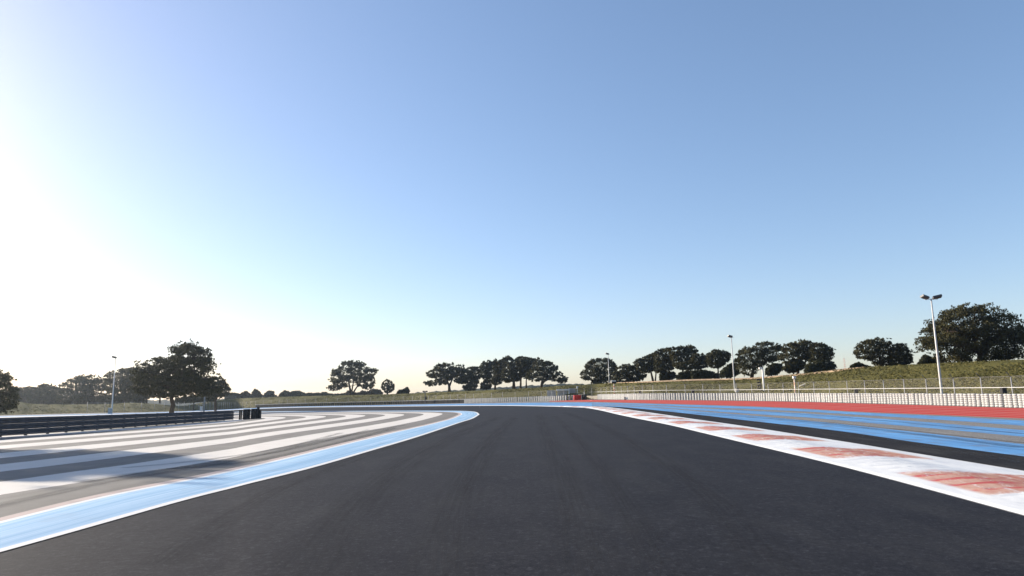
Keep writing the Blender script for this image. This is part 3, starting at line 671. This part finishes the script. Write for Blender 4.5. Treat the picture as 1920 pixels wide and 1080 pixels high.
tree('pine_tree', 'pine on two slim bare trunks in the centre group', 'tree', 266,
     Z4((1110,210),(1140,180),(1190,175),(1215,180),(1280,190),(1340,200),(1330,300),(1300,360),(1240,420),(1190,410),(1150,330)), [Z4((1176,550),(1180,420),(1200,300)), Z4((1242,550),(1240,440),(1265,380),(1270,280))], 3.5, group=CG)
tree('pine_tree', 'leaning pine with forked trunk, rightmost of the centre group', 'tree', 258,
     Z4((1320,230),(1370,185),(1440,220),(1490,225),(1530,240),(1540,275),(1590,280),(1600,330),(1640,360),(1660,400),(1710,410),(1700,450),(1650,470),(1560,450),(1480,430),(1400,450),(1300,450),(1240,410),(1240,350),(1290,330)), [Z4((1408,540),(1415,470),(1440,380)), Z4((1414,490),(1440,455),(1490,425),(1540,370))], 5, group=CG)
RG = 'umbrella pines on the right bank'
tree('pine_tree', 'round pine behind the third lamp post from the right', 'tree', 235,
     Z5((290,500),(310,450),(350,440),(340,380),(390,340),(450,320),(520,310),(600,310),(650,340),(700,400),(690,440),(640,480),(630,560),(600,600),(430,600),(410,560),(330,550),(300,530)), [Z5((520,615),(515,520),(500,420))], 5, group=RG)
tree('pine_tree', 'low domed dark tree beside the round pine near the slim lamp post', 'tree', 215,
     Z5((650,480),(700,420),(780,380),(830,375),(880,390),(930,430),(1000,440),(1040,500),(980,560),(860,580),(740,585),(650,575)), [Z5((840,600),(840,480))], 5, group=RG)
tree('pine_tree', 'pine on paired trunks with light gap beneath on the right bank', 'tree', 205,
     Z5((890,360),(940,320),(1020,290),(1090,265),(1130,240),(1150,330),(1150,430),(1080,470),(1000,470),(940,440)), [Z5((1112,570),(1085,470),(1040,370)), Z5((1128,570),(1140,480),(1120,360))], 4, group=RG)
tree('pine_tree', 'broad black pine in the middle of the long right bank canopy', 'tree', 200,
     Z5((1120,240),(1200,205),(1260,195),(1310,250),(1330,330),(1340,430),(1280,470),(1200,490),(1130,470)), [Z5((1220,570),(1215,480),(1210,350))], 4, group=RG)
tree('pine_tree', 'highest pine of the long right bank canopy with olive top', 'tree', 195,
     Z5((1260,200),(1330,190),(1420,180),(1500,165),(1560,175),(1600,220),(1590,290),(1540,330),(1430,390),(1340,400),(1300,280)), [Z5((1440,560),(1440,450),(1420,300))], 4, group=RG)
tree('pine_tree', 'dark low pine closing the right end of the long canopy', 'tree', 190,
     Z5((1540,270),(1600,265),(1670,260),(1710,300),(1740,350),(1720,400),(1640,430),(1560,440),(1450,440),(1360,420),(1350,390),(1430,370),(1540,330)), [Z5((1680,560),(1650,450),(1600,360))], 4, group=RG)
tree('scrub_bush', 'rounded dark bush under the long right bank canopy', 'bush', 192, Z5((1370,525),(1400,480),(1500,450),(1590,460),(1650,500),(1640,540),(1500,548),(1380,548)), [Z5((1500,560),(1500,500))], 3, 'oak', limbs=4)
tree('scrub_bush', 'thin grey scrub beside the rounded bush on the right bank', 'bush', 200, Z5((1180,500),(1260,470),(1340,470),(1380,520),(1280,555),(1190,555)), [Z5((1280,565),(1280,510))], 2, 'oak', limbs=4, dens=2.0)
tree('pine_tree', 'small parasol pine left of the middle lamp post', 'tree', 185,
     Z6((150,340),(180,300),(240,275),(310,285),(370,290),(415,330),(400,390),(350,440),(290,480),(230,480),(180,460),(150,400)), [Z6((282,600),(278,500),(275,380))], 3.2, group=RG)
tree('scrub_bush', 'dark bush directly behind the middle lamp post', 'bush', 182, Z6((310,525),(360,470),(430,430),(490,430),(510,545),(420,590),(320,590)), [Z6((420,600),(420,520))], 3, 'oak', limbs=4)
tree('scrub_bush', 'dark low scrub under the small parasol pine', 'bush', 186, Z6((-20,520),(60,505),(150,510),(260,540),(300,590),(100,600),(-20,600)), [Z6((120,605),(120,560))], 3, 'oak', limbs=4)
tree('pine_tree', 'big olive green pine right of the middle lamp post, foliage reaching the path', 'tree', 172,
     Z6((480,390),(500,320),(540,270),(590,240),(660,250),(700,205),(790,190),(870,190),(950,210),(1000,250),(1000,350),(960,390),(890,420),(840,460),(780,440),(700,540),(640,570),(560,555),(510,520),(490,450)), [Z6((650,600),(680,480),(740,350))], 6, group=RG)
tree('pine_tree', 'flat topped black pine over the sandy path', 'tree', 158,
     Z6((1010,250),(1040,210),(1120,190),(1220,165),(1290,175),(1330,205),(1330,300),(1290,370),(1250,420),(1150,430),(1050,430),(960,400),(1000,330)), [Z6((1170,560),(1190,440),(1180,320))], 5, group=RG)
tree('pine_tree', 'black pine touching the flat topped one, open sky to its right', 'tree', 154,
     Z6((1330,205),(1400,200),(1470,215),(1530,240),(1565,280),(1560,360),(1540,400),(1400,420),(1290,400),(1300,300)), [Z6((1420,540),(1420,430),(1420,320))], 5, group=RG)
tree('scrub_bush', 'black bush at the right foot of the flat topped pines', 'bush', 152, Z6((1250,530),(1280,430),(1380,400),(1530,400),(1600,450),(1590,500),(1420,520),(1300,535)), [Z6((1420,540),(1420,480))], 3, 'oak', limbs=4)
tree('scrub_bush', 'olive bush hanging under the left flat topped pine', 'bush', 156, Z6((1010,490),(1060,430),(1160,420),(1260,420),(1230,490),(1150,520),(1080,535)), [Z6((1130,560),(1130,480))], 3, 'pine', limbs=4)
tree('scrub_bush', 'grey shaded bush behind the white camera mast', 'bush', 176, Z6((820,490),(900,430),(980,440),(1010,480),(930,555),(820,560)), [Z6((880,580),(880,510))], 3, 'oak', limbs=4)
tree('pine_tree', 'round pine between the radio mast and the tall lamp post', 'tree', 132,
     Z7((20,780),(40,720),(110,660),(180,635),(270,625),(340,640),(390,670),(440,720),(430,800),(400,930),(280,945),(230,900),(150,860),(60,860)), [Z7((310,960),(300,850),(240,740))], 6, group=RG)
tree('pine_tree', 'narrow black tree against the right flank of the round pine', 'tree', 130,
     Z7((430,720),(480,685),(560,690),(590,740),(640,770),(650,830),(640,910),(560,930),(420,940),(400,850)), [Z7((520,950),(520,830),(510,740))], 5, group=RG)
tree('scrub_bush', 'low bush left of the foot of the giant right pine', 'bush', 118, Z7((730,910),(800,815),(870,840),(960,860),(1020,850),(1010,910),(860,925)), [Z7((870,930),(870,870))], 4, 'oak', limbs=4)
tree('scrub_bush', 'small olive scrub at the left foot of the round right pine', 'bush', 134, Z7((-30,950),(0,920),(60,900),(120,930),(200,950),(100,965),(-20,970)), [Z7((60,970),(60,935))], 3, 'oak', limbs=3)
tree('pine_tree', 'giant spreading pine filling the right edge behind the tall lamp post', 'tree', 112,
     Z7((750,690),(755,610),(800,590),(800,545),(860,540),(880,480),(910,450),(910,380),(970,370),(1020,360),(1060,300),(1130,260),(1180,245),(1260,235),(1310,225),(1360,265),(1420,235),(1470,240),(1500,280),(1560,255),(1600,300),(1640,320),(1730,320),(1750,370),(1800,380),(1840,450),(1800,500),(1900,480),(1910,540),(1960,600),(2000,700),(1960,860),(1700,880),(1500,890),(1300,900),(1020,910),(1000,820),(960,800),(880,790),(810,770)),
     [Z7((1420,920),(1425,820),(1380,640),(1330,450)), Z7((1420,830),(1600,650),(1720,480)), Z7((1425,800),(1180,620),(1010,500))], 10, leaf_px=1.6, dens=3.8, limbs=10, group=RG)

# ------------------------------------------------------------------ tyre walls
TR, TH, NT_ = .30, .232, 6
def tyre_prof(z0, r=TR): return [(r*.80, z0+.004), (r*.97, z0+TH*.16), (r, z0+TH*.5), (r*.97, z0+TH*.84), (r*.80, z0+TH-.004)]
def stack_mesh(name, mat, n=NT_, seg=12):
    mb = MB(); pr = []
    for i in range(n): pr += tyre_prof(i*TH)
    pr += [(TR*.5, n*TH-.012), (TR*.48, n*TH-.11)]
    return mb.lathe(pr, seg).mesh(name, mat, True)
def shaded_body_mesh(seg=12):
    me = stack_mesh('tyre_stack', M['tyre_black'], NT_-1, seg); return me  # shade on the camera side is put in as dark body colour
capped = shaded_body_mesh(); cap_me = MB().lathe([(TR*.5, .02)]+tyre_prof(0)+[(TR*.5, TH-.012), (TR*.48, TH*.5)], 12).mesh('top_tyre', M['tyre_white'], True)
tyre_me = {}
def one_tyre(kind, j):
    if (kind, j) not in tyre_me:
        r = TR*(1, .985, 1.012, .99, 1.008)[j]
        tyre_me[kind, j] = MB().lathe([(r*.5, .03), (r*.52, .004)]+tyre_prof(0, r)+[(r*.5, TH-.012), (r*.48, TH*.5)], 16).mesh('tyre', M['tyre_'+kind], True)
    return tyre_me[kind, j]
stk = {k: stack_mesh('tyre_stack', M['tyre_'+k]) for k in ('white', 'red', 'black')}
def tyre_stack(p, kind, label, group, detailed=False):
    if detailed:
        r_ = thing('tyre_stack', label, 'tyre stack', p, 0, group)
        for i in range(NT_): put('tyre', one_tyre(kind, int(rng.integers(5))), r_, (rng.uniform(-.012, .012), rng.uniform(-.012, .012), i*TH))
    else:
        r_ = tag(put('tyre_stack', stk[kind], None, p), label, 'tyre stack', group); r_.rotation_euler.z = rng.uniform(0, 6)
    s = rng.uniform(.985, 1.015); r_.scale = (1, 1, s); return r_
def walk(pts, step):
    out = []; acc = 0
    for a, b in zip(pts[:-1], pts[1:]):
        L = (b-a).length; t = acc
        while t < L: out.append(a.lerp(b, t/L)); t += step
        acc = t-L
    return out
def wall_line(a, b, back=.0):
    r_ = []
    for px in np.linspace(a, b, max(2, int(abs(b-a)/4))):
        p = at(px, WB(px)); k = 1+(back+.35)/p.y; p = Vector((p.x*k, p.y*k, 0)); p.z = gz(p.x, p.y)-.01; r_.append(p)
    return r_
right = walk(wall_line(1998, 1122), .68)
for i, p in enumerate(right):
    p = p+Vector((rng.uniform(-.05, .05), rng.uniform(-.05, .05), 0))
    tyre_stack(p, 'white', 'white painted tyre stack in the long right wall beside the red band', 'white tyre stacks of the right wall', p.y < 105)
left = walk(wall_line(1074, 478), .92)
NI = max(0, 300-len(right)-12); stuff = MB(); stuff_mat = []
pr = []
for i in range(NT_): pr += tyre_prof(i*TH)
pr += [(TR*.5, NT_*TH-.012), (TR*.48, NT_*TH-.11)]
for i, p in enumerate(left):
    p = p+Vector((rng.uniform(-.05, .05), rng.uniform(-.05, .05), 0))
    dark = p.x/p.y < (868-960)/1296  # stacks left of here get their shade as dark colour
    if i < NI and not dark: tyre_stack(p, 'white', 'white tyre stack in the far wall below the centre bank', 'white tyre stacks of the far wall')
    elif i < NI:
        r_ = thing('tyre_stack', 'tyre stack with painted-in shade, capped by a white tyre in the far wall', 'tyre stack', p, rng.uniform(0, 6), 'white topped tyre stacks with painted-in shade in the far wall')
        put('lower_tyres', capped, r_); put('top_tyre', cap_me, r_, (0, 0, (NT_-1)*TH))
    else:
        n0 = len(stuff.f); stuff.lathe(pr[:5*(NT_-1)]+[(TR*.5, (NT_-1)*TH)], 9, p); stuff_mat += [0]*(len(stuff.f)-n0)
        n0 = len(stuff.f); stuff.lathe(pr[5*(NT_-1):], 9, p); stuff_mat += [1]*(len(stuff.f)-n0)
o = tag(stuff.build('tyre_wall', M['tyre_black'], None, True), 'far stretch of tyre stacks with painted-in shade and white tops curving left below the bank', 'tyre wall', kind='stuff')
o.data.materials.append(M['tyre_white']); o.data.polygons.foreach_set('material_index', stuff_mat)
print('stacks', len(right), len(left), NI)
for i, x in enumerate((1077.5, 1081, 1084.5, 1088)):
    p = at(x, WB(x)+.15); p.z -= .01
    tyre_stack(p, 'red', 'red painted tyre stack closing the right end of the far wall', 'red tyre stacks')
for i, x in enumerate((1092, 1095.5, 1098.5)):
    p = at(x, WB(x)+.25-.05*i); p.z -= .01
    tyre_stack(p, 'black', 'black tyre stack just right of the red stacks', 'black tyre stacks beside the red ones')
a, b = at(1098.5, WB(1098.5)-.5), at(1124, WB(1124)-.35); d = b-a
M3 = Matrix.Rotation(math.atan2(d.y, d.x), 3, 'Z'); mb = MB().box((a+b)/2+Vector((0, 0, .5)), (d.length, .35, 1.05), M3)
mb.box((a+b)/2+Vector((0, 0, .06)), (d.length+.02, .6, .16), M3)
tag(mb.build('concrete_barrier', M['concrete']), 'low cream concrete barrier in the gap between the two tyre walls', 'barrier')
p = at(1096.5, 749.2); t = thing('marshal_post', 'small white upright post on a cream sheet above the black stacks', 'marker post', p+Vector((0, 1.0, 0)))
MB().box((0, 0, 1.0), (.22, .22, 2.2)).build('post', M['white_metal'], t); MB().box((-.75, 0, 1.52), (1.7, .5, .1)).box((-.75, .3, .75), (1.7, .06, 1.5)).build('sheet', M['cream'], t)

# ------------------------------------------------------------------ catch fences
def fence(label, a, b, back, step, H, rail_z, arm, rail):
    pts = walk(wall_line(a, b, back), .5); pts = pts[::-1] if pts[0].x > pts[-1].x and False else pts
    root = thing('catch_fence', label, 'fence', pts[0]); org = Vector(pts[0])
    L = [0]
    for i in range(1, len(pts)): L.append(L[-1]+(pts[i]-pts[i-1]).length)
    w0 = [(p.x-org.x, p.y-org.y, p.z-org.z) for p in pts]
    mb = MB().grid([[(x, y, z+.2), (x, y, z+H)] for x, y, z in w0]); o = mb.build('wire_mesh', M['wire'], root)
    set_uv(o.data, [(L[i], h) for i in range(len(pts)) for h in (.2, H)])
    if rail: MB().tube([(x, y+.04, z+rail_z) for x, y, z in w0[::3]], .045, 6).build('rail', M['steel_light'], root, True)
    MB().tube([(x, y, z+H-.02) for x, y, z in w0[::3]], .012, 4).build('top_wire', M['steel'], root)
    pm = MB().tube([(0, 0, -.3), (0, 0, H)], .055, 8).mesh('post', M['steel'], True); am = None
    acc = 0
    for i, p in enumerate(w0):
        if L[i] >= acc:
            acc += step; o = put('post', pm, root, (p[0], p[1]+.07, p[2])); o.scale = (1, 1, rng.uniform(.97, 1.03))
            if arm:
                dn = pts[min(i+1, len(pts)-1)]-pts[max(i-1, 0)]; dn.normalize(); n = Vector((-dn.y, dn.x, 0))
                if n.x > 0: n = -n
                if am is None: am = MB().tube([(0, 0, 0), (-.42, 0, .55)], .04, 6).mesh('post_arm', M['dark_steel'], True)
                q = put('post_arm', am, o, (0, 0, H-.02)); q.rotation_euler.z = math.atan2(-n.y, -n.x)
    return root
fence('tall catch fence with bent post tops along the right tyre wall', 2010, 1100, 1.6, 4.6, 3.25, 2.05, True, True)
fence('faint wire fence standing behind the far tyre wall', 1096, 160, 1.6, 5.5, 3.0, 2.0, False, False)

# ------------------------------------------------------------------ lamp posts, masts and boxes
def lamp(px, top, label, heads, rz, D=None):
    k = 13.4
    if D is None:
        v = ray(px, 737); t = v.x/v.y; D = 60
        for _ in range(30):
            g = ground_at(px, D); h = far(px, top, D).z-g.z; D *= (k/h)**.5 if h > 0 else 1.2
    g = ground_at(px, D); r_ = thing('lamp_post', label, 'lamp post', g, 0, 'floodlight lamp posts')
    MB().tube([(0, 0, -.2), (0, 0, .5), (0, 0, 7), (0, 0, k)], [.17, .165, .125, .08], 12).build('pole', M['steel_light'], r_, True)
    MB().box((0, 0, .02), (.5, .5, .06)).build('base_plate', M['steel'], r_)
    arm = MB().box((0, 0, k+.03), (1.7 if heads == 2 else .9, .09, .09)); arm.build('cross_arm', M['steel_light'], r_)
    for i in range(heads):
        sx = (-.85, .75)[i] if heads == 2 else -.3
        hd = put('lamp_head', MB().box((0, 0, 0), (1.05, .55, .24)).box((0, .0, -.14), (.95, .46, .05)).mesh('lamp_head', M['lamp_dark']), r_, (sx, -.1, k+.3))
        hd.rotation_euler = (R(-24), R((14, -12)[i] if heads == 2 else 12), R((20, -12)[i]))
        put('bracket', MB().box((0, 0, 0), (.08, .08, .3)).mesh('bracket', M['steel_light']), r_, (sx, 0, k+.16))
    return r_
lamp(1767.5, 561, 'tall white lamp post with two dark floodlights before the giant right pine', 2, 0)
lamp(1379, 633, 'pale lamp post with floodlight right of the small parasol pine', 1, 0)
lamp(1143.5, 665, 'distant slim lamp post in front of the round pine', 1, 0)
lamp(211, 672, 'thin lamp post on the left in front of the hazy wood', 1, 0)
# camera mast by the light panel
g = ground_at(1434, 140); t = thing('camera_mast', 'white camera mast with a small lamp box beside the black light panel', 'mast', g)
MB().tube([(0, 0, 0), (0, 0, 3), (0, 0, 6.5)], [.19, .18, .16], 12).build('pole', M['white_metal'], t, True)
MB().box((-.2, -.1, 6.55), (.6, .16, .14)).build('bracket', M['steel'], t); MB().box((-.55, -.2, 6.35), (.45, .5, .38)).build('camera_box', M['white_metal'], t)
g = ground_at(1426, 136); t = thing('light_panel', 'black trackside light panel with hooded lamps behind the tyre wall', 'signal light', g)
MB().box((.18, 0, 3.15), (.16, .2, 2.1)).build('board', M['black'], t)
for i in range(4): MB().box((-.2, -.05, 2.35+.55*i), (.5, .34, .22)).box((-.36, -.05, 2.28+.55*i), (.2, .3, .2)).build('lamp_hood', M['black'], t)
MB().tube([(.2, 0, 0), (.2, 0, 2.2)], .06, 8).tube([(.1, 0, 2.2), (.75, 0, 1.7)], .12, 6).build('stand', M['black'], t)
g = ground_at(1492.5, 124); t = thing('banded_pole', 'orange and pale banded pole with white cap behind the right tyre wall', 'pole', g)
MB().tube([(0, 0, 0), (0, 0, 3.7)], .13, 10).build('shaft', M['orange_band'], t, True); MB().box((0, 0, 4.2), (.5, .4, .42)).tube([(0, 0, 3.7), (0, 0, 4.1)], .1, 8).build('cap', M['white_metal'], t)
g = ground_at(1152.5, 190); t = thing('loudspeaker_pole', 'red and white pole with a pale topped dark speaker box', 'speaker pole', g)
MB().tube([(0, 0, 0), (0, 0, 4.3)], .13, 10).build('shaft', M['banded'], t, True)
MB().box((0, 0, 4.5), (1.25, .7, .5)).build('speaker_box', M['black'], t); MB().box((-.15, 0, 4.92), (1.3, .75, .3)).build('lid', M['white_metal'], t)
g = ground_at(797, 252); t = thing('loudspeaker_pole', 'dark T shaped speaker pole against the centre bank', 'speaker pole', g)
MB().tube([(0, 0, 0), (0, 0, 4.3)], .16, 8).build('shaft', M['dark_steel'], t); MB().box((-.5, 0, 4.5), (.8, .5, .45)).build('speaker_box', M['black'], t); MB().box((.5, 0, 4.5), (.8, .5, .45)).build('speaker_box', M['black'], t)
MB().box((.35, 0, 2.0), (.6, .4, .9)).build('cabinet', M['black'], t)
g = ground_at(383.5, 172); t = thing('signal_post', 'grey post with a white cabinet behind the end of the guard rail', 'post', g)
MB().box((0, 0, 1.9), (.27, .27, 3.9)).build('post', M['steel'], t); MB().box((-.7, 0, .95), (.5, .5, 1.15)).build('cabinet', M['white_metal'], t)
g = ground_at(208, 168); t = thing('cabinet', 'small pale cabinet at the foot of the left lamp post', 'cabinet', g)
MB().box((0, 0, .65), (.75, .5, 1.3)).build('body', M['grey_panel'], t); MB().box((0, 0, 1.34), (.85, .6, .08)).build('lid', M['white_metal'], t)
# radio mast far behind
t = thing('radio_mast', 'faint pink lattice mast on the skyline between pines', 'mast', Vector((far(1584, 690, 300).x, 300, top_z(1584).z-3)))
mb = MB(); hh = far(1584, 671, 300).z-t.location.z
for x, y in ((-.25, -.2), (.25, -.2), (0, .25)): mb.tube([(x, y, 0), (x, y, hh)], .05, 5)
for i in range(int(hh/.6)):
    z = i*.6; mb.tube([(-.25, -.2, z), (.25, -.2, z+.6)], .03, 4); mb.tube([(.25, -.2, z), (0, .25, z+.6)], .03, 4)
mb.build('lattice', M['banded'], t)
# boxes fixed along the right fence
def box_on_fence(px, py, D, s, label, mat):
    p = far(px, py, D); t = thing('equipment_box', label, 'equipment box', p-Vector((0, 0, s*.5)), 0, 'equipment boxes along the right fence')
    MB().box((0, 0, s*.5), (s*.9, s*.7, s)).build('case', M[mat], t); MB().box((0, -.02, s+.03), (s, s*.85, .06)).build('lid', M['dark_steel'], t)
    MB().tube([(0, s*.2, 0), (0, s*.2, -(p.z-s*.5-gz(p.x, p.y)))], .05, 6).build('stand', M['dark_steel'], t)
box_on_fence(1881.5, 732.5, 73, .52, 'black box by the fence near the right edge', 'black')
box_on_fence(1605.5, 733.5, 103, .5, 'black box on the fence below the round right pine', 'black')
box_on_fence(1382, 732, 139, .75, 'grey box on the fence beside the middle lamp post', 'grey_panel')
box_on_fence(1299, 734.5, 148, .6, 'black box on the fence below the rounded bush', 'black')
box_on_fence(1200, 735.5, 162, .6, 'black box on the fence right of the red and white pole', 'black')
box_on_fence(942, 744.5, 228, .7, 'small black box behind the white part of the far wall', 'black')
# timing gate and grey panels behind the red stacks
c = at(1052, WB(1052)-.55); t = thing('marshal_shelter', 'grey panelled marshal shelter with a white roof edge above the red stacks', 'shelter', c+Vector((0, 3, 0)))
for x, wd, h in ((-2.6, 2.6, 3.0), (.7, 3.1, 3.3), (3.6, 2.2, 3.5)): MB().box((x, .3, h/2), (wd, .12, h)).build('panel', M['grey_panel'], t)
MB().box((.8, -.2, 3.05), (3.9, .5, .4)).build('roof_edge', M['white_metal'], t); MB().box((2.6, -.2, 1.45), (.3, .3, 2.9)).build('post', M['white_metal'], t)
MB().box((5.1, -.2, 3.75), (.5, .5, .6)).tube([(5.1, -.2, 0), (5.1, -.2, 3.5)], .12, 8).build('lamp', M['white_metal'], t)
# white board lying on the slope and a marker in front of the wall
c = Vector(far(1505, 724, 128)); D = 128
c.z = bank_z(1505, D)+.15
for D in np.arange(122, 150, .25):
    z = bank_z(1505, D)+.12; q = far(1505, 724, D)
    if z >= q.z: c = Vector((q.x, D, z)); break
t = thing('white_board', 'long pale board lying aslant on the grassy bank', 'board', c, R(12))
MB().box((0, 0, .2), (1.35, .3, .12), Matrix.Rotation(R(-19), 3, 'Y')).build('board', M['cream'], t); MB().box((.3, .15, .1), (.1, .1, .5)).build('prop', M['dark_steel'], t)
c = at(1174.5, WB(1174.5)+.5); t = thing('marker_board', 'little white and dark marker at the foot of the right tyre wall', 'marker board', c)
MB().box((.1, 0, .35), (.5, .1, .5)).build('board', M['white_metal'], t); MB().box((-.32, .1, .35), (.28, .1, .7)).build('prop', M['dark_steel'], t)

# ------------------------------------------------------------------ guard rail on the left with its end
GB = P((-300, 851), (0, 820), (75, 815), (225, 803.8), (320, 796.5), (432, 788.2), (490, 784.6))
pts = [at(x, GB(x)) for x in frange(-260, 432, 12)]
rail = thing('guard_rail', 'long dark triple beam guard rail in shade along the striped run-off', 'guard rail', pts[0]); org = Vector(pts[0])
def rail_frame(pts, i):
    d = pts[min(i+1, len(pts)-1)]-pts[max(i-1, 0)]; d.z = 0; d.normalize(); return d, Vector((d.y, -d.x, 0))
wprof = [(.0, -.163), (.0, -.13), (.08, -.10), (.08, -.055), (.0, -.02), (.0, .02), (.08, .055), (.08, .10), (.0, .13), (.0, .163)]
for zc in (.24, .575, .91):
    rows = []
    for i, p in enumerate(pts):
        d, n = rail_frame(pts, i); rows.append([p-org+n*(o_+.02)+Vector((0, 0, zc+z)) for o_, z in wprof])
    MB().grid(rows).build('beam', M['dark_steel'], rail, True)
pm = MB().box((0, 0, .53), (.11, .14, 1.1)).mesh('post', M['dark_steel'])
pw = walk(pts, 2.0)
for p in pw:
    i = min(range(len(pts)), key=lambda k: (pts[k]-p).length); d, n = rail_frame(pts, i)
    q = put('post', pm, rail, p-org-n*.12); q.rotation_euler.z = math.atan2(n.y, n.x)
# rounded beam ends
e = pts[-1]; d, n = rail_frame(pts, len(pts)-1)
for zc in (.24, .575, .91): MB().tube([e-org+Vector((0, 0, zc-.155))+d*.05, e-org+Vector((0, 0, zc))+d*.22, e-org+Vector((0, 0, zc+.155))+d*.05], .06, 8).build('beam_end', M['steel'], rail, True)
# thin wire section after the rail, and the dark stacks that close it
p2 = [at(x, GB(x)) for x in frange(438, 456, 3)]
wf = thing('wire_rail', 'short open wire rail between the guard rail end and the dark tyre stacks', 'rail', p2[0]); o2 = Vector(p2[0])
for z in (.3, .55, .8, 1.05): MB().tube([p-o2+Vector((0, 0, z)) for p in p2], .02, 5).build('wire', M['dark_steel'], wf)
for x in (449, 452):
    p = at(x, GB(x)); MB().box(p-o2+Vector((0, 0, .55)), (.12, .12, 1.1)).build('post', M['black'], wf)
DG = 'dark tyre stacks ending the guard rail'
for x, dy in ((459.5, 0), (463, .2), (474.5, 0), (478.5, .3)):
    p = at(x, GB(x)); p.y += dy; tyre_stack(p, 'black', 'dark shaded tyre stack beyond the open end of the guard rail', DG).scale = (.92, .92, .82)
p = at(485, GB(485)); t = thing('marker_post', 'black marker post taller than the dark stacks at the rail end', 'marker post', p)
MB().box((0, 0, .48), (.45, .35, .96)).build('post', M['black'], t); MB().box((-.08, 0, 1.14), (.22, .22, .34)).build('head', M['black'], t)

# ------------------------------------------------------------------ air
mb = MB().box((0, 600, 20), (5600, 5200, 60)); hz = NT('air'); hz.t.nodes.remove(hz.p)
vol = hz.n('VolumePrincipled', {'Color': (.74, .86, 1, 1), 'Density': .00016, 'Anisotropy': .82}); hz.t.links.new(vol.outputs[0], hz.out.inputs['Volume'])
tag(mb.build('haze', hz.m), kind='stuff')
print('leaves', LEAF_TOTAL[0])
